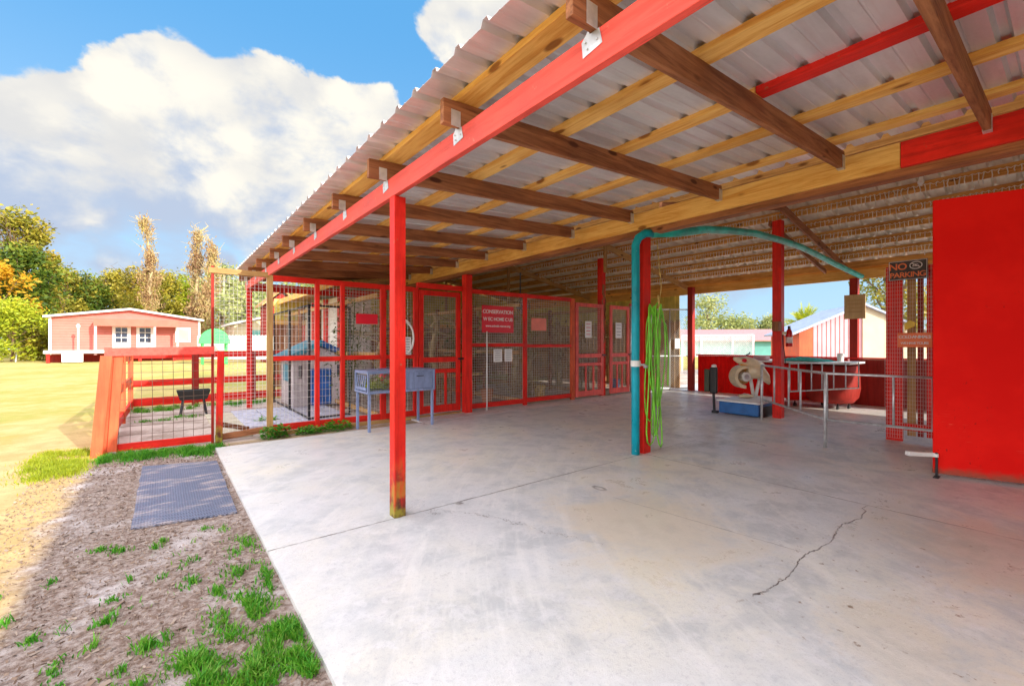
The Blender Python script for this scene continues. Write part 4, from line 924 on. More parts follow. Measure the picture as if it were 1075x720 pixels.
# body lies along the direction across the view
vd = Vector((.785, -.62, 0)); fd = Vector((.62, .785, 0))
def loc(u, v_, z): return c + vd * u + fd * v_ + Vector((0, 0, z))
def ring_arch(r0, r1, a0, a1, v0, v1, n=20, cu=0, cz=0):
    mb = MB(); o_ = 0
    for i in range(n + 1):
        a = a0 + (a1 - a0) * i / n
        for (r_, v_) in ((r0, v0), (r1, v0), (r1, v1), (r0, v1)): mb.v.append(loc(cu + math.cos(a) * r_, v_, cz + math.sin(a) * r_))
    for i in range(n):
        for k in range(4): mb.f.append((i * 4 + k, i * 4 + (k + 1) % 4, i * 4 + 4 + (k + 1) % 4, i * 4 + 4 + k))
    mb.f.append((0, 1, 2, 3)); mb.f.append((n * 4 + 3, n * 4 + 2, n * 4 + 1, n * 4)); return mb
ring_arch(.15, .21, R(75), R(270), -.14, .10, cu=-.10, cz=-.06).build('wheel_arch', M['cream'], kr, .008)
def disc(cu, cz, r_, v0, v1, m, name, n=24):
    mb = MB(); mb.v = [loc(cu + math.cos(2 * math.pi * i / n) * r_, v_, cz + math.sin(2 * math.pi * i / n) * r_) for v_ in (v0, v1) for i in range(n)]
    mb.f = [tuple(range(n)), tuple(range(2 * n - 1, n - 1, -1))] + [(i, (i + 1) % n, n + (i + 1) % n, n + i) for i in range(n)]
    return mb.build(name, M[m], kr, .006)
disc(-.08, -.06, .145, .02, .06, 'tan_z', 'arch_back'); disc(-.08, -.06, .085, -.10, .02, 'white', 'wheel'); disc(-.08, -.06, .045, -.115, -.10, 'galv', 'hub')
def hull(ringspec, m, name):
    """loft of ellipses: (u, z, half width, half height)"""
    mb = MB(); n = 14
    for (u, z, hw, hh) in ringspec:
        for k in range(n): a = 2 * math.pi * k / n; mb.v.append(loc(u, math.cos(a) * hw, z + math.sin(a) * hh))
    for i in range(len(ringspec) - 1):
        for k in range(n): mb.f.append((i * n + k, i * n + (k + 1) % n, (i + 1) * n + (k + 1) % n, (i + 1) * n + k))
    mb.f.append(tuple(range(n))[::-1]); mb.f.append(tuple((len(ringspec) - 1) * n + k for k in range(n)))
    return mb.build(name, M[m], kr, smooth=True)
hull([(-.02, .02, .10, .16), (.10, .05, .15, .15), (.24, .02, .16, .13), (.34, -.08, .12, .10), (.38, -.16, .06, .05)], 'cream', 'body')
hull([(-.26, .27, .03, .03), (-.18, .24, .08, .06), (-.04, .22, .11, .09), (.10, .18, .12, .10), (.26, .14, .10, .06)], 'cream', 'nose')
hull([(-.14, .14, .05, .05), (-.06, .12, .09, .06), (.0, .12, .06, .05)], 'orange', 'lamp_bowl')
disc(-.12, .24, .035, -.13, -.08, 'sign_red', 'headlight')
mb = MB(); mb.tube([loc(-.12, -.16, .34), loc(0, -.05, .36), loc(.12, .16, .38)], .012, 7); mb.build('handlebar', M['black'], kr)
mb = MB(); mb.tube([loc(.02, -.05, -.08), loc(.10, 0, -.42)], .03, 8); mb.tube([loc(.22, .0, -.08), loc(.14, 0, -.44)], .03, 8); mb.build('stand', M['white'], kr, smooth=True)
hull([(-.16, -.42, .05, .02), (-.05, -.41, .09, .04), (.06, -.42, .08, .03)], 'cream', 'foot_cover')
cp = Vector((7.93, 4.06, 0))
mb = MB(); mb.bar(cp + Vector((0, 0, ZS)), cp + Vector((0, .02, .42)), .035, .035, up=(0, 1, 0)); mb.box((7.90, 4.00, ZS), (7.98, 4.10, .07)); mb.build('coin_post', M['black'], kr, .003)
bx((7.87, 4.00, .38), (7.95, 4.13, .86), 'coin_box', M['black_plastic'], kr, .025); bx((7.88, 4.14, .40), (7.93, 4.24, .82), 'coin_box_back', M['olive'], kr, .02)
MB().lathe((7.91, 4.06, .86), [(.045, 0), (.04, .035), (.015, .05)], 12).build('cap', M['white'], kr)
# pipe gates
def pipegate(name, p, q_, z0, z1, verts, label, r=.017, legs=(), m='galv', grp='galvanised pipe rails by the ride'):
    p = Vector((p[0], p[1], 0)); q_ = Vector((q_[0], q_[1], 0)); t = thing(name, label, 'gate', ((p + q_) / 2)[:2] + (0,), grp)
    f = MB(); up = Vector((0, 0, 1)); f.tube([p + up * z0, p + up * z1, q_ + up * z1, q_ + up * z0, p + up * z0], r, 9); f.build('pipe_frame', M[m], t, smooth=True)
    for k in verts: MB().tube([p.lerp(q_, k) + up * z0, p.lerp(q_, k) + up * z1], r * .75, 8).build('bar', M[m], t, smooth=True)
    for k in legs: MB().tube([p.lerp(q_, k) + up * ZS, p.lerp(q_, k) + up * (z1 + .01)], r * 1.15, 9).build('leg', M[m], t, smooth=True)
    return t
pipegate('pipe_gate', (7.79, 3.19), (6.35, 1.87), .37, .93, (.25, .5, .68), 'galvanised pipe gate running from the ride to the free standing leg', legs=(0, 1))
pipegate('pipe_gate', (6.34, 1.85), (6.42, .92), .37, .93, (.66,), 'galvanised pipe gate between the free standing leg and the wire panel')
pipegate('pipe_gate', (8.42, 3.0), (10.1, 2.45), .47, .95, (.12, .3, .45, .62, .8), 'small pipe rail fixed across the front of the red tub', r=.013)
# fire extinguisher, box and cable on the middle post
fe = thing('fire_extinguisher', 'small red fire extinguisher hung on the right side of the middle post', 'fire extinguisher', (8.42, 3.02, 1.2))
fx, fy = 8.43, 3.01
MB().lathe((fx, fy, 1.24), [(.045, 0), (.052, .02), (.052, .22), (.035, .28), (.018, .30)], 16).build('cylinder', M['extinguisher'], fe, smooth=True)
MB().lathe((fx, fy, 1.30), [(.0535, 0), (.0535, .10)], 16).build('label_band', M['paper'], fe)
MB().box((fx - .03, fy - .012, 1.54), (fx + .05, fy + .012, 1.56)).box((fx - .03, fy - .012, 1.575), (fx + .04, fy + .012, 1.59)).lathe((fx, fy, 1.54), [(.018, 0), (.018, .05)], 10).build('valve', M['black'], fe)
MB().tube([(fx + .02, fy, 1.55), (fx + .08, fy - .01, 1.5), (fx + .075, fy - .01, 1.32)], .009, 7).build('nozzle_hose', M['black'], fe)
jb = thing('junction_box', 'small brown wooden box fixed to the left of the middle post', 'box', (8.13, 3.1, 1.5))
bx((8.06, 3.04, 1.50), (8.197, 3.14, 1.66), 'box', M['brown_z'], jb, .004); MB().lathe((8.20, 3.0, 1.44), [(.03, 0), (.03, .05)], 12, 'z').build('socket', M['cream'], jb)
MB().tube([(8.20, 3.03, 1.44), (8.22, 3.03, 1.3), (8.30, 3.03, 1.1), (8.33, 3.03, .95)], .006, 5).build('cable', M['black'], jb)
nb = thing('plywood_board', 'square bare plywood board fixed on the dark eave post', 'board', (11.25, 2.83, 1.8)); bx((11.262, 2.62, 1.80), (11.285, 2.98, 2.30), 'panel', M['ply'], nb, .004)
mb = MB()
for k in range(4): mb.box((11.257, 2.68, 2.18 - k * .08), (11.261, 2.92, 2.19 - k * .08))
mb.build('print', M['tan_y'], nb)
# red board + wire panel with signs
wp = thing('wire_panel', 'red boarded wire panel standing beside the big red door', 'panel', (7.6, 1.2, 0))
MB().bar((7.56, 1.45, ZS), (7.56, 1.45, 2.30), .17, .05, up=(1, 0, 0)).build('wide_board', M['red_z'], wp, .005)
yy = 1.33; k = 0
while yy > .15:
    wd_ = (.085, .06, .10, .07)[k % 4]; bx((7.585 + .012 * (k % 2), yy - wd_, .10), (7.605 + .012 * (k % 2), yy, 2.26), 'slat', M[('tan_z', 'dark_red', 'red_z', 'brown_z', 'dark_red', 'red_z')[k % 6]], wp, .003); yy -= wd_ + (.012, .03, .008)[k % 3]; k += 1
MB().bar((7.56, 1.36, .22), (7.56, .1, .22), .04, .09).build('rail', M['red_y'], wp, .004)
MB().bar((7.56, 1.36, 2.25), (7.56, .1, 2.25), .04, .07).build('rail', M['red_y'], wp, .004)
weld(MB(), (7.525, 1.54), (7.525, .1), .06, 2.28, .025, .05, .0013, .003).build('wire_mesh', M['wire_white'], wp)
np_ = thing('no_parking_sign', 'black no parking sign with orange letters at the top of wire panel', 'sign', (7.51, 1.3, 2.1))
bx((7.50, 1.12, 2.11), (7.508, 1.50, 2.36), 'panel', M['sign_black'], np_, .002)
fr = MB()
for (a, b) in (((1.125, 2.115), (1.495, 2.12)), ((1.125, 2.35), (1.495, 2.355)), ((1.125, 2.12), (1.13, 2.35)), ((1.49, 2.12), (1.495, 2.35))): fr.box((7.496, a[0], a[1]), (7.499, b[0], b[1]))
fr.build('border', M['letters'], np_)
text('NO', .115, M['sign_orange'], np_, (7.497, 1.405, 2.245), (0, -1, 0), spacing=.95); text('PARKING', .093, M['sign_orange'], np_, (7.497, 1.31, 2.145), (0, -1, 0), spacing=.88)
mb = MB(); cy, cz_ = 1.23, 2.287
mb.tube([(7.497, cy + .058 * math.cos(t), cz_ + .044 * math.sin(t)) for t in [2 * math.pi * i / 24 for i in range(25)]], .005, 5, False); mb.tube([(7.497, cy + .04, cz_ + .028), (7.497, cy - .04, cz_ - .028)], .005, 5)
mb.tube([(7.497, cy + .032, cz_ - .012), (7.497, cy + .016, cz_ + .012), (7.497, cy - .016, cz_ + .012), (7.497, cy - .032, cz_ - .012), (7.497, cy + .032, cz_ - .012)], .004, 5); mb.build('symbol', M['letters'], np_)
os_ = thing('orange_sign', 'orange red strip sign with pale lettering low on the wire panel', 'sign', (7.51, 1.2, 1.25))
bx((7.50, 1.08, 1.245), (7.508, 1.41, 1.43), 'panel', M['sign_orange'], os_, .002)
text('COLD ANIMALS', .052, M['letters'], os_, (7.497, 1.245, 1.36), (0, -1, 0), spacing=.78); text('WE HAVE TOURS', .040, M['letters'], os_, (7.497, 1.245, 1.285), (0, -1, 0), spacing=.82)
mb = MB(); mb.prism([(0, 0), (.10, .05), (.11, .10), (.05, .13), (.0, .09)], 0, .01)
mb.v = [Vector((7.49 + v.y, 1.34 - v.x, 1.46 + v.z)) for v in mb.v]
tag(seated(mb.build('yellow_tag', M['yellow'], None)), 'small yellow tag on the wire just above the orange strip sign', 'tag')
# big red door
bd = thing('big_red_door', 'tall plain bright red door panel standing open at the right', 'door', (5.95, .3, 0))
pA, pB = Vector((5.80, .83, 0)), Vector((6.26, -.60, 0)); dv = (pB - pA).normalized()
MB().bar((pA + pB) / 2 + Vector((0, 0, .06)), (pA + pB) / 2 + Vector((0, 0, 2.66)), (pB - pA).length, .035, up=(dv.y, -dv.x, 0)).build('panel', M['panel_red'], bd, .003)
nrm = Vector((-dv.y * -1, -dv.x, 0)); nrm = Vector((dv.y, -dv.x, 0))
if nrm.dot(Vector((-1, -0.2, 0))) < 0: nrm = -nrm
b_ = pA + dv * .02 + nrm * .035
MB().tube([b_ + Vector((0, 0, ZS)), b_ + Vector((0, 0, .26))], .010, 8).box((b_.x - .05, b_.y - .02, ZS), (b_.x + .05, b_.y + .02, ZS + .008)).build('drop_bolt', M['black'], bd)
MB().lathe(b_ + Vector((-.01, 0, .22)), [(.016, 0), (.016, .03)], 10).build('bolt_knob', M['white'], bd)
MB().bar(pA + Vector((.0, .0, .235)) + nrm * .02, pA + Vector((-.18, .16, .245)) + nrm * .02, .05, .04).build('stop_arm', M['white'], bd, .006)
# bulb holder under the barn roof
lb = thing('bulb_holder', 'white unlit bulb holder fixed under the barn purlin above the red door', 'lamp', (7.6, 1.2, 3.4))
MB().lathe((7.6, 1.2, 3.44), [(.06, 0), (.06, .03), (.035, .03)][:2], 16).build('base', M['white'], lb); MB().lathe((7.6, 1.2, 3.31), [(.01, 0), (.03, .02), (.034, .05), (.02, .09), (.018, .13)], 14).build('bulb', M['paper'], lb, smooth=True)

# ================================================================== MAT + GRASS
mb = MB(); n_ = 10; vs = [(-.17, 4.05), (.45, 3.95), (.47, 5.80), (-.16, 6.02)]
for i in range(n_ + 1):
    for j in range(n_ + 1):
        u, v_ = i / n_, j / n_; a = Vector(vs[0]).lerp(Vector(vs[1]), u); b_ = Vector(vs[3]).lerp(Vector(vs[2]), u); p = a.lerp(b_, v_)
        mb.v.append(Vector((p.x + .012 * mnoise.noise(Vector((u * 4, v_ * 9, 0))), p.y, .016 + .010 * mnoise.noise(Vector((u * 3, v_ * 4, 2))))))
for i in range(n_):
    for j in range(n_): a = i * (n_ + 1) + j; mb.f.append((a, a + 1, a + n_ + 2, a + n_ + 1))
tag(seated(mb.build('rubber_mat', M['mat'], None, solid=.012)), 'blue grey embossed rubber mat lying on bare dirt by the slab', 'mat')
def grass(name, patches, m, seed, label):
    """patches: (x, y, radius x, radius y, blades, height)"""
    rg = random.Random(seed); mb = MB()
    for (cx, cy, rx, ry, nb_, h) in patches:
        for k in range(nb_):
            a = rg.uniform(0, 2 * math.pi); r_ = abs(rg.gauss(0, .5)); x = cx + math.cos(a) * r_ * rx; y = cy + math.sin(a) * r_ * ry
            if x > .50 and y < 6.47: continue
            if name == 'grass_tufts' and mnoise.noise(Vector((x * 9, y * 7, 3))) < -.12 + .25 * rg.random() - .1: continue
            hh = h * rg.uniform(.45, 1.15) * (1.15 - .5 * min(1, r_)); b = rg.uniform(0, 2 * math.pi); w_ = rg.uniform(.0022, .0048)
            sx, sy = math.cos(b) * w_, math.sin(b) * w_; lx, ly = rg.gauss(0, .45) * hh, rg.gauss(0, .45) * hh
            mb.add([(x - sx, y - sy, 0), (x + sx, y + sy, 0), (x + lx * .4 + sx * .7, y + ly * .4 + sy * .7, hh * .62), (x + lx * .4 - sx * .7, y + ly * .4 - sy * .7, hh * .62), (x + lx, y + ly, hh)], [(0, 1, 2, 3), (3, 2, 4)])
    return tag(mb.build(name, M[m], None), label, 'grass', kind='stuff')
rg = random.Random(21)
P = [(.42, 2.15, .13, .30, 1500, .045), (.33, 2.5, .13, .22, 900, .04), (.28, 2.0, .26, .32, 2000, .042), (.46, 1.85, .06, .22, 600, .04), (.36, 2.9, .14, .3, 500, .035), (.25, 1.5, .4, .2, 800, .04), (.10, 2.2, .12, .16, 700, .04), (.28, 2.42, .14, .2, 900, .042), (.44, 2.0, .06, .4, 900, .045), (.46, 2.7, .04, .3, 400, .035), (.40, 3.28, .10, .2, 480, .045), (.12, 2.05, .14, .22, 500, .05), (.30, 1.6, .25, .2, 900, .05), (.05, 1.75, .18, .14, 420, .045), (.22, 1.78, .1, .1, 300, .05), (-.05, 2.45, .08, .1, 150, .04), (.22, 2.75, .08, .1, 130, .04), (.12, 2.95, .07, .08, 120, .04), (-.15, 2.8, .1, .1, 130, .04)]
for k in range(60): P.append((rg.uniform(-.75, .35), rg.uniform(1.4, 3.8), rg.uniform(.03, .09), rg.uniform(.03, .09), rg.randint(20, 80), rg.uniform(.025, .045)))
for k in range(16): P.append((rg.uniform(-.85, -.3), rg.uniform(1.4, 2.3), rg.uniform(.04, .1), rg.uniform(.04, .1), rg.randint(30, 90), rg.uniform(.02, .04)))
grass('grass_tufts', P, 'blade', 1, 'bright green grass tufts growing along the slab edge')
P = [(-.50 + i * .05 + rg.uniform(-.04, .04), 6.58 + rg.uniform(-.12, .14), rg.uniform(.06, .13), rg.uniform(.14, .30), rg.randint(120, 340), rg.uniform(.04, .09)) for i in range(22)] + [(.30, 6.35, .2, .12, 400, .06), (.42, 6.25, .1, .2, 200, .05)]
grass('fence_grass', P, 'blade', 2, 'thick green grass strip along the foot of the low pen fence')
grass('lime_grass', [(-.85 + rg.uniform(-.22, .2), 6.5 + rg.uniform(-.55, .9), .18, .3, 330, .05) for i in range(22)], 'blade_lime', 3, 'yellow green grass clump at the outer corner of the low pen')
grass('pen_grass', [(rg.uniform(-.4, 1.8), 10.9 + rg.uniform(-.2, .3), .12, .12, 120, .09) for i in range(26)] + [(rg.uniform(-.4, .5), 9.6 + rg.uniform(-.2, .2), .2, .1, 60, .05) for i in range(8)], 'blade', 4, 'scattered grass along the back rail of the low pen')
# litter
mb = MB(); rg = random.Random(31)
for k in range(9000):
    x, y = rg.uniform(-.95, .50), rg.uniform(1.2, 6.4); a = rg.uniform(0, 6.3); L = rg.uniform(.003, .011) * (2.2 if rg.random() < .04 else 1); w_ = L * rg.uniform(.12, .45); z = .003 + rg.uniform(0, .005)
    u = Vector((math.cos(a) * L, math.sin(a) * L, rg.uniform(-.003, .006))); v_ = Vector((-math.sin(a) * w_, math.cos(a) * w_, rg.uniform(-.002, .004))); p = Vector((x, y, z))
    mb.add([p - u - v_, p + u - v_, p + u + v_, p - u + v_], [(0, 1, 2, 3)])
tag(mb.build('leaf_litter', M['straw_bits'], None), 'small dry leaf litter and chips on the bare dirt', 'litter', kind='stuff')
def weed(x, y, r_, h, n, lab, seed):
    rg = random.Random(seed); mb = MB()
    for k in range(n):
        a = rg.uniform(0, 6.3); rr_ = r_ * math.sqrt(rg.random()); p = Vector((x + math.cos(a) * rr_ * 1.6, y + math.sin(a) * rr_, rg.uniform(.01, h) * (1.1 - rr_ / r_ * .5))); s_ = rg.uniform(.014, .034); b = rg.uniform(0, 6.3)
        u = Vector((math.cos(b), math.sin(b), rg.uniform(-.4, .6))) * s_; v_ = Vector((-math.sin(b), math.cos(b), rg.uniform(-.3, .3))) * s_ * .6
        mb.add([p, p + u + v_, p + 2 * u, p + u - v_], [(0, 1, 2, 3)])
    for k in range(8): mb.tube([(x, y, 0), (x + rg.uniform(-r_, r_), y + rg.uniform(-r_, r_) * .5, h * .8)], .003, 4)
    tag(seated(mb.build('weed_clump', M['blade'], None)), lab, 'weeds', 'weed clumps along the pen front')
weed(1.22, 6.78, .12, .20, 420, 'leafy weed clump at the foot of the bare timber post', 1)
weed(1.66, 6.80, .12, .12, 260, 'low weed clump on the dirt strip before the kennel panels', 2)
weed(2.05, 6.82, .14, .16, 320, 'leafy weed clump left of the slate hutch legs', 3)
weed(1.35, 8.2, .10, .10, 150, 'tiny weed sprouting through the blue grey pavers', 4)

# ================================================================== BUILDINGS BEYOND
ph_ = thing('pink_house', 'single storey pink sided house with low white edged roof and french doors', 'house', (-1.8, 42, 0))
xa, xb, yf = -5.85, 2.3, 42.0
mb = MB(); mb.prism([(xa, .5), (xb, .5), (xb, 3.0), ((xa + xb) / 2, 3.62), (xa, 3.0)], yf, yf + 9); mb.build('wall', M['pink_siding'], ph_)
mb = MB()
for k in range(14): mb.box((xa, yf - .03, .62 + k * .18), (xb, yf - .003, .64 + k * .18))
mb.build('siding_laps', M['pink_dark'], ph_)
mb = MB(); xm = (xa + xb) / 2
mb.prism([(xa - .25, 2.98), (xm, 3.64), (xb + .25, 2.98), (xb + .25, 3.10), (xm, 3.78), (xa - .25, 3.10)], yf - .45, yf + 9.2); mb.build('roof', M['roof_white'], ph_)
bx((-3.6, yf - 1.4, 2.45), (1.0, yf - .01, 2.95), 'porch_roof', M['pink_dark'], ph_)
for x in (-3.5, -.4, .9): bx((x - .07, yf - 1.38, .5), (x + .07, yf - 1.24, 2.45), 'porch_post', M['pink_light'], ph_)
bx((-5.9, yf - 1.6, .62), (.9, yf - .02, .80), 'deck', M['white'], ph_)
for x in (-5.7, -4.2, -2.8, -1.2, .7): bx((x - .08, yf - 1.55, 0), (x + .08, yf - 1.4, .62), 'deck_post', M['red_z'], ph_)
for x in (-2.25, -.95):
    d = bx((x - .5, yf - .08, .82), (x + .5, yf - .035, 2.55), 'french_door', M['white'], ph_, .01)
    mb = MB()
    for i in range(2):
        for j in range(3): mb.box((x - .32 + i * .33, yf - .10, 1.35 + j * .36), (x - .03 + i * .33, yf - .082, 1.66 + j * .36))
    mb.build('pane', M['glass'], d)
wd = bx((.78 - .0, yf - .10, 1.35), (1.72, yf - .035, 2.45), 'window', M['white'], ph_, .01); MB().box((.90, yf - .12, 1.47), (1.60, yf - .102, 2.33)).build('pane', M['beige'], wd)
bx((xb - .1, yf - .06, .5), (xb + .03, yf - .004, 3.0), 'corner_trim', M['white'], ph_); bx((xa - .03, yf - .06, .5), (xa + .1, yf - .004, 3.0), 'corner_trim', M['white'], ph_)
bx((xa, yf + .02, 0), (xb, yf + 8.8, .5), 'skirting', M['dark_red'], ph_)
ac = thing('air_conditioner', 'white box air conditioner under the deck of the pink house', 'air conditioner', (-4.6, 40, 0))
bx((-5.05, 40.15, .05), (-4.05, 40.33, .72), 'cabinet', M['white'], ac, .03); MB().lathe((-4.65, 40.13, .40), [(.22, 0), (.22, .015)], 20, 'y').build('grille', M['galv'], ac)
pl = thing('deck_lamp', 'thin white lamp pole at the deck edge of the pink house', 'lamp', (-4.3, 40.3, 0)); MB().tube([(-4.3, 40.36, .8), (-4.3, 40.36, 2.3)], .05, 8).build('pole', M['white'], pl); MB().lathe((-4.3, 40.36, 2.3), [(.08, 0), (.11, .12), (.04, .25)], 10).build('lantern', M['white'], pl)
gt = thing('garden_table', 'small grey garden table beside the far lime shrub', 'table', tuple(at(6, 30)))
p = at(6, 30); MB().box((p.x - .6, p.y - .3, .85), (p.x + .6, p.y + .3, .91)).build('top', M['galv'], gt)
for sx in (-.5, .5): MB().bar((p.x + sx, p.y - .25, 0), (p.x + sx, p.y + .2, .85), .06, .06).build('leg', M['galv'], gt); 
# cottage with picket fence and slide
ct = thing('beige_cottage', 'small beige cottage with pale low roof behind the picket fence', 'cottage', (10, 36, 0))
ca = at(246, 34); x0_, y0_ = ca.x, ca.y
mb = MB(); mb.prism([(x0_, 0), (x0_ + 7.5, 0), (x0_ + 7.5, 3.0), (x0_ + 3, 3.5), (x0_, 2.7)], y0_, y0_ + 6); mb.build('wall', M['beige'], ct)
mb = MB(); mb.prism([(x0_ - .3, 2.68), (x0_ + 3, 3.52), (x0_ + 7.8, 2.95), (x0_ + 7.8, 3.1), (x0_ + 3, 3.68), (x0_ - .3, 2.82)], y0_ - .4, y0_ + 6.3); mb.build('roof', M['roof_white'], ct)
for x in (x0_ + 1.0, x0_ + 2.8): bx((x, y0_ - .06, 1.1), (x + .9, y0_ - .004, 2.3), 'window', M['teal_wall'], ct)
pk = thing('picket_fence', 'long white picket fence in front of the beige cottage', 'fence', (8, 28, 0))
mb = MB(); a_, b2 = at(208, 29), at(360, 29)
nP = 88
for k in range(nP):
    p = a_.lerp(b2, k / nP); mb.box((p.x - .045, p.y - .012, .25), (p.x + .045, p.y + .012, 1.75 + .05 * (k % 2)))
mb.build('pickets', M['white'], pk)
for z in (.5, 1.4): MB().bar((a_.x, a_.y + .04, z), (b2.x, b2.y + .04, z), .04, .09).build('rail', M['white'], pk)
sd = thing('play_dome', 'bright green play climber rounding up by the picket fence', 'play climber', tuple(at(225, 27)))
p = at(225, 27); mb = MB()
for i in range(7):
    yy = p.y - .6 + .2 * i; mb.prism([(p.x + .78 * math.cos(a), 1.25 + .92 * math.sin(a) * (1 if i % 2 else .96)) for a in [math.pi * k / 14 for k in range(15)]], yy, yy + .19)
mb.build('dome_shell', M['slide'], sd, .02)
for sx in (-1, 1):
    for sy in (-1, 1): bx((p.x + sx * .6 - .05, p.y + sy * .45 - .05, 0), (p.x + sx * .6 + .05, p.y + sy * .45 + .05, 1.25), 'leg', M['slide'], sd, .02)
rh = thing('red_gabled_hut', 'little red hut with steep gable beyond the shed eave', 'hut', tuple(at(296, 30)))
p = at(296, 30); mb = MB(); mb.prism([(p.x - .9, 0), (p.x + .9, 0), (p.x + .9, 3.9), (p.x, 4.7), (p.x - .9, 3.9)], p.y, p.y + 2.5); mb.build('wall', M['dark_red'], rh)
mb = MB(); mb.prism([(p.x - 1.2, 3.75), (p.x, 4.85), (p.x + 1.2, 3.75), (p.x + 1.2, 3.9), (p.x, 5.0), (p.x - 1.2, 3.9)], p.y - .3, p.y + 2.7); mb.build('roof', M['tan_x'], rh)
# right side, seen past the low wall
tw = thing('teal_building', 'long low teal sided building with pinkish metal roof beyond the yard', 'building', tuple(at(790, 40)))
a_, b2 = at(700, 44), at(905, 40); dv = (b2 - a_).normalized(); nv = Vector((-dv.y, dv.x, 0)) if Vector((-dv.y, dv.x, 0)).dot(FW) > 0 else Vector((dv.y, -dv.x, 0))
mb = MB(); up = Vector((0, 0, 1))
mb.add([a_, b2, b2 + nv * 7, a_ + nv * 7, a_ + up * 1.7, b2 + up * 1.7, b2 + nv * 7 + up * 1.7, a_ + nv * 7 + up * 1.7], [(0, 1, 5, 4), (1, 2, 6, 5), (2, 3, 7, 6), (3, 0, 4, 7), (4, 5, 6, 7)]); mb.build('wall', M['teal_wall'], tw)
e = -nv * .5; mb = MB(); mb.add([a_ + e + up * 1.55, b2 + e + up * 1.55, b2 + nv * 3.5 + up * 2.7, a_ + nv * 3.5 + up * 2.7, b2 + nv * 7.5 + up * 1.6, a_ + nv * 7.5 + up * 1.6], [(0, 1, 2, 3), (3, 2, 4, 5)]); mb.build('roof', M['roof_pink'], tw, solid=.1)
lf = thing('lattice_panel', 'white framed lattice screen beyond the low red wall', 'screen', tuple(at(760, 19)))
a_, b2 = at(716, 19), at(791, 18); f = MB()
for z in (.75, 1.62): f.bar(a_ + up * z, b2 + up * z, .05, .06)
for t in (0, .28, .72, 1): f.bar(a_.lerp(b2, t) + up * .0, a_.lerp(b2, t) + up * 1.62, .06, .06, up=(0, 1, 0))
f.build('frame', M['white'], lf); mb = MB(); chain(mb, a_[:2], b2[:2], .75, 1.6, .055, .009); mb.build('lattice', M['wire_white'], lf)
ps = thing('pink_shed', 'pink ribbed shed with pale blue gable roof and red end beyond the eave post', 'shed', tuple(at(905, 16)))
c_ = at(906, 16); rd = RT.copy(); fd_ = Vector((at(906, 1).x, at(906, 1).y, 0)).normalized(); fd_ = (fd_ - rd * fd_.dot(rd) * .6).normalized()
def gp(u, v_, z): return c_ + rd * u + fd_ * v_ + up * z
def roofz(u): return 2.72 - abs(u) * .42
def gwall(u0, u1, v0, v1, m, nm_):
    mb = MB(); mb.add([gp(u0, v0, 0), gp(u1, v0, 0), gp(u1, v1, 0), gp(u0, v1, 0), gp(u0, v0, roofz(u0)), gp(u1, v0, roofz(u1)), gp(u1, v1, roofz(u1)), gp(u0, v1, roofz(u0))], [(0, 1, 5, 4), (1, 2, 6, 5), (2, 3, 7, 6), (3, 0, 4, 7), (4, 5, 6, 7)]); return mb.build(nm_, M[m], ps)
gwall(-2.3, -1.8, 0, 4, 'orange_red', 'red_end'); u = -1.79
while u < -.32: gwall(u, u + .13, 0, .04, 'pink_light', 'rib'); gwall(u + .131, u + .159, .02, .06, 'pink_dark', 'groove'); u += .16
gwall(-1.79, -.001, .07, 4, 'pink_light', 'wall'); gwall(0.001, 2.3, .02, 4, 'beige', 'wall')
for sg in (-1, 1):
    mb = MB(); mb.add([gp(0, -.15, 2.74), gp(sg * 2.6, -.15, 2.74 - 2.6 * .42), gp(sg * 2.6, 4.2, 2.74 - 2.6 * .42), gp(0, 4.2, 2.74)], [(0, 1, 2, 3)]); mb.build('roof', M['roof_blue'], ps, solid=.07)
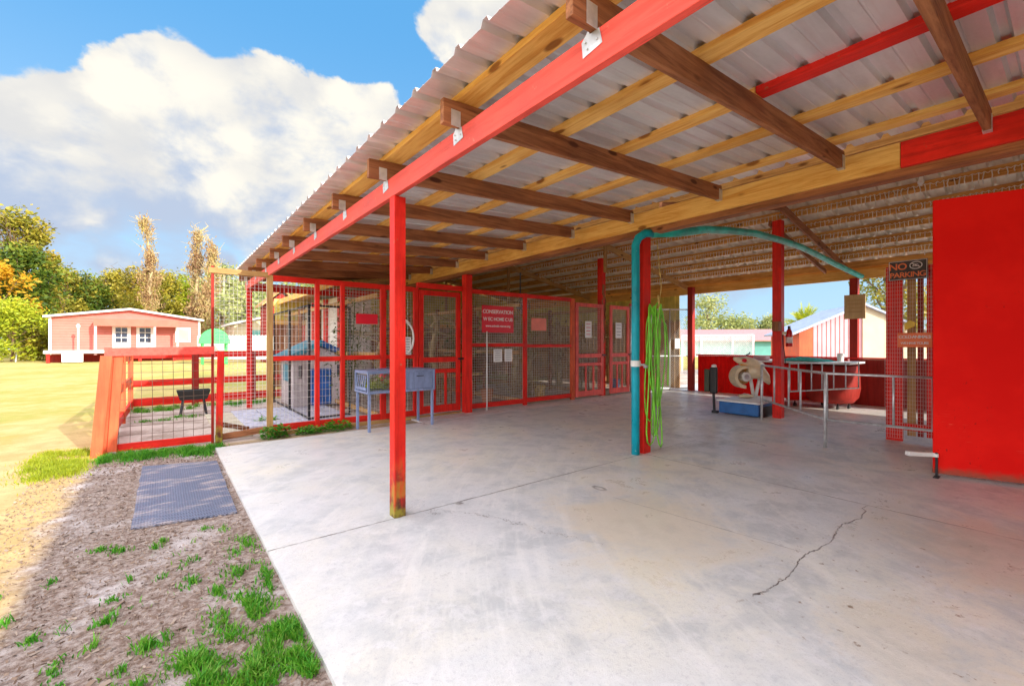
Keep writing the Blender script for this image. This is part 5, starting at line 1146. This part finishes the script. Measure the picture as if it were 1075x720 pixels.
# ================================================================== TREES
def tree(name, label, pos, H, cr, ch, n, leafm, cat='tree', group=None, barkm='bark', z0=None, ls=.22, seed=1, trunk_r=.16, clumps=26, bare=0, smear=1.0):
    rg = random.Random(seed); t = thing(name, label, cat, (pos[0], pos[1], 0), group); base = Vector((pos[0], pos[1], 0))
    z0 = H - ch if z0 is None else z0; mb = MB()
    tops = []
    lean = Vector((rg.uniform(-.6, .6), rg.uniform(-.4, .4), 0)); tr_top = base + lean + Vector((0, 0, H * .82))
    mb.tube([base, base + lean * .3 + Vector((0, 0, H * .3)), base + lean * .7 + Vector((0, 0, H * .6)), tr_top], trunk_r, 8, True, [trunk_r * 1.3, trunk_r, trunk_r * .7, trunk_r * .25])
    cl_ = []
    for k in range(clumps):
        a = rg.uniform(0, 6.283); zz = rg.random() ** .8; prof = math.sin(math.pi * min(1, .12 + zz * .86)) ** .6
        r_ = cr * prof * rg.uniform(.35, 1.0) * smear; c_ = base + lean * zz + Vector((math.cos(a) * r_, math.sin(a) * r_, z0 + (H - z0) * zz * .94)); cl_.append((c_, cr * rg.uniform(.20, .42)))
        s0 = base + lean * .5 + Vector((0, 0, max(H * .12, c_.z * .55))); mid = s0.lerp(c_, .5) + Vector((rg.uniform(-.3, .3), rg.uniform(-.3, .3), .2))
        mb.tube([s0, mid, c_], .05, 5, True, [trunk_r * .4, trunk_r * .22, .02])
    for k in range(bare):
        a = rg.uniform(0, 6.283); p = base + lean + Vector((math.cos(a) * cr * .3, math.sin(a) * cr * .3, H * .75)); pts = [p]
        for i in range(5): p = p + Vector((math.cos(a) * rg.uniform(-.1, .5), math.sin(a) * rg.uniform(-.1, .5), rg.uniform(.2, .7))); pts.append(p)
        mb.tube(pts, .03, 4, True, [.04, .035, .03, .022, .016, .008])
        for i in range(2, 6):
            b = rg.uniform(0, 6.28); mb.tube([pts[i], pts[i] + Vector((math.cos(b) * .6, math.sin(b) * .6, .5))], .012, 3)
    mb.build('trunk', M[barkm], t)
    lf_ = MB(); V = lf_.v; Fc = lf_.f; per = n // len(cl_)
    for (c_, r_) in cl_:
        for k in range(per):
            d_ = Vector((rg.gauss(0, 1), rg.gauss(0, 1), rg.gauss(0, .8))); d_.normalize(); p = c_ + d_ * r_ * rg.random() ** .35 * (1.0 + .5 * rg.random())
            s_ = ls * rg.uniform(.5, 1.2); u = Vector((rg.gauss(0, 1), rg.gauss(0, 1), rg.gauss(0, .6))).normalized(); v_ = u.cross(Vector((rg.gauss(0, 1), rg.gauss(0, 1), rg.gauss(0, 1)))).normalized()
            o_ = len(V); V += [p - u * s_, p + v_ * s_ * .45, p + u * s_, p - v_ * s_ * .45]; Fc.append((o_, o_ + 1, o_ + 2, o_ + 3))
    me = bpy.data.meshes.new('crown'); me.from_pydata([v - base for v in V], [], Fc); me.update(); o = bpy.data.objects.new('crown', me); C.objects.link(o); me.materials.append(M[leafm]); o.parent = t
    return t
tree('broadleaf_tree', 'tallest tree at the left, dark green below with thin golden top', at(22, 42), 13.6, 3.2, 11, 9000, 'leaf_green', seed=3, clumps=40, bare=40, trunk_r=.28)
tree('broadleaf_tree', 'dark green tree behind the left end of the pink house', at(30, 40), 9.8, 3.2, 8.5, 8000, 'leaf_dark', seed=8, clumps=34)
tree('golden_tree', 'golden leaved tree at the far left', at(-8, 36), 8.2, 2.2, 6.0, 3500, 'leaf_gold', seed=4, clumps=18)
tree('round_shrub', 'big lime green rounded shrub left of the pink house', at(12, 31), 3.9, 2.3, 3.8, 6500, 'leaf_lime', 'shrub', seed=5, z0=.2, ls=.13, clumps=30, trunk_r=.06)
tree('round_shrub', 'darker green low shrub touching the pink house corner', at(38, 33), 2.6, 1.5, 2.5, 4000, 'leaf_green', 'shrub', seed=6, z0=.15, ls=.12, clumps=22, trunk_r=.06)
labs = ['first tree right of the tallest tree, olive and gold', 'second of the row, dull green, above the left half of the pink house', 'third of the row, mixed green, above the pink house ridge', 'fourth of the row, green with thin bare twigs', 'fifth of the row, yellow green, right of the pink house ridge', 'sixth of the row, bright green, behind the right end of the pink house', 'seventh of the row, pale olive, behind the brown snags']
for i, px in enumerate((62, 92, 118, 143, 168, 196, 232)):
    tree('woodland_tree', labs[i], at(px, 54 + (i % 3) * 3), (10.6, 9.8, 11.2, 10.4, 10.2, 10.0, 10.8)[i], (3.0, 3.2, 2.8, 3, 3, 3, 2.6)[i], 8, 6500, ('leaf_gold2', 'leaf_dark', 'leaf_gold2', 'leaf_green', 'leaf_gold2', 'leaf_lime', 'leaf_pale')[i], group='woodland trees behind the pink house', seed=20 + i, z0=.8, clumps=34, bare=14 if i in (1, 2, 3, 5) else 4)
for i, (px, H) in enumerate(((50, 9.6), (78, 10.4), (106, 9.8), (130, 10.6), (155, 10.0), (182, 10.8), (214, 10.2), (245, 9.4))):
    tree('woodland_tree', 'back row tree number %s from the left, ragged yellow green, peeping over the front row' % ('one', 'two', 'three', 'four', 'five', 'six', 'seven', 'eight')[i], at(px, 68), H * 1.12, 3.6, 9.5, 5000, ('leaf_gold2', 'leaf_green')[i % 2], group='woodland trees behind the pink house', seed=120 + i, z0=.8, clumps=30, bare=16)
def snag(px, d, H, seed, lab):
    """dead trunk wrapped in dry vine, leaning"""
    rg = random.Random(seed); b = at(px, d); t = thing('vine_snag', lab, 'dead tree', tuple(b), 'vine wrapped dead trees'); pts = [b + Vector((rg.uniform(-.2, .2) - .09 * i * (1 if seed == 1 else -.3), rg.uniform(-.2, .2), H * i / 8)) for i in range(9)]
    mb = MB().tube(pts, .2, 7, True, [.3 - .03 * i for i in range(9)])
    for k in range(60):
        i = rg.randint(3, 8); p = pts[i] + Vector((0, 0, rg.uniform(-.8, .4))); a = rg.uniform(0, 6.28); q2 = p + Vector((math.cos(a) * .8, math.sin(a) * .8, rg.uniform(.2, .9))); mb.tube([p, q2, q2 + Vector((rg.uniform(-.7, .7), rg.uniform(-.7, .7), rg.uniform(-.3, .7)))], .02, 4, True, [.04, .025, .008])
    mb.build('trunk', M['palebark'], t)
    lf_ = MB(); prof = [1.1, 1.0, .9, .8, .9, .7, .45, .35, .2]
    blobs = [(rg.random() * 8, rg.uniform(0, 6.28), rg.uniform(.2, .9), rg.uniform(.25, .6)) for _ in range(40)]
    for k in range(4200):
        bi, ba, br, bs = rg.choice(blobs); i = min(7.99, max(0, bi + rg.gauss(0, .22))); p = pts[int(i)].lerp(pts[int(i) + 1], i - int(i)); pr__ = prof[int(i)]
        p = p + Vector((math.cos(ba) * br, math.sin(ba) * br, 0)) * pr__ + Vector((rg.gauss(0, bs * .5), rg.gauss(0, bs * .5), rg.gauss(0, bs * .7)))
        a = rg.uniform(0, 6.28); u = Vector((rg.gauss(0, .5), rg.gauss(0, .5), 1)).normalized() * rg.uniform(.08, .22); v_ = u.cross(Vector((math.cos(a), math.sin(a), 0))).normalized() * .055
        lf_.add([p - u, p + v_, p + u, p - v_], [(0, 1, 2, 3)])
    lf_.build('dry_vines', M['leaf_brown'], t)
snag(163, 47, 14.0, 1, 'tall leaning dead trunk wrapped in brown vine above the pink house'); snag(205, 46, 12.6, 2, 'brown vine wrapped trunk with bushy top right of the pink house'); snag(219, 45, 11.6, 3, 'slim vine draped trunk just left of the red corner pole')
tree('pale_tree', 'pale sparse tree seen through the tall wire bay', at(262, 40), 6.6, 3.0, 5.5, 4500, 'leaf_pale', seed=41, z0=1.0, clumps=26)
tree('pale_tree', 'pale sparse tree above the shed eave', at(315, 46), 8.5, 3.6, 6.5, 4500, 'leaf_pale', seed=42, z0=1.0, clumps=26)
for i, (px, H) in enumerate(((742, 7.6), (775, 5.0), (808, 4.8))):
    tree('distant_tree', ('tall pale tree rising left in the barn opening', 'low pale tree over the middle of the pinkish roof', 'low pale tree just left of the middle barn post')[i], at(px, 62), H, (3.6, 3, 2.6)[i], H - 1, 3600, 'leaf_pale', group='distant trees beyond the teal building', seed=50 + i, z0=.8, clumps=22)
tree('leafy_tree', 'tree overhanging between the eave post and wire panel', at(940, 17), 5.2, 1.6, 3.6, 5000, 'leaf_green', seed=61, z0=1.6, ls=.09, clumps=24)
# palm
pm = thing('fan_palm', 'bushy yellow green palm beyond the pink shed', 'palm', tuple(at(846, 30))); b = at(846, 30)
MB().tube([b, b + Vector((.1, 0, 1.2)), b + Vector((.1, .1, 2.5))], .2, 9, True, [.26, .2, .18]).build('trunk', M['bark'], pm)
mb = MB(); rg = random.Random(77); c0 = b + Vector((.1, .1, 2.45))
for k in range(64):
    a = rg.uniform(0, 6.283); el = rg.uniform(-.5, 1.45); L = rg.uniform(1.2, 1.75); d_ = Vector((math.cos(a) * math.cos(el), math.sin(a) * math.cos(el), math.sin(el))); pts = [c0 + d_ * L * t + Vector((0, 0, -.35 * t * t * L * math.cos(el))) for t in (0, .25, .5, .75, 1)]
    mb.tube(pts, .012, 3); sd_ = d_.cross(Vector((0, 0, 1))).normalized() if abs(d_.z) < .98 else Vector((1, 0, 0))
    for i in range(14):
        t = .25 + .75 * i / 13; f_ = t * 4; j = min(3, int(f_)); p = pts[j].lerp(pts[j + 1], f_ - j)
        for s_ in (-1, 1):
            q2 = p + sd_ * s_ * .36 * (1.1 - t * .6) + d_ * .25 + Vector((0, 0, rg.uniform(-.15, .05))); w_ = d_ * .03
            mb.add([p - w_, p + w_, q2], [(0, 1, 2)])
mb.build('fronds', M['leaf_lime'], pm)
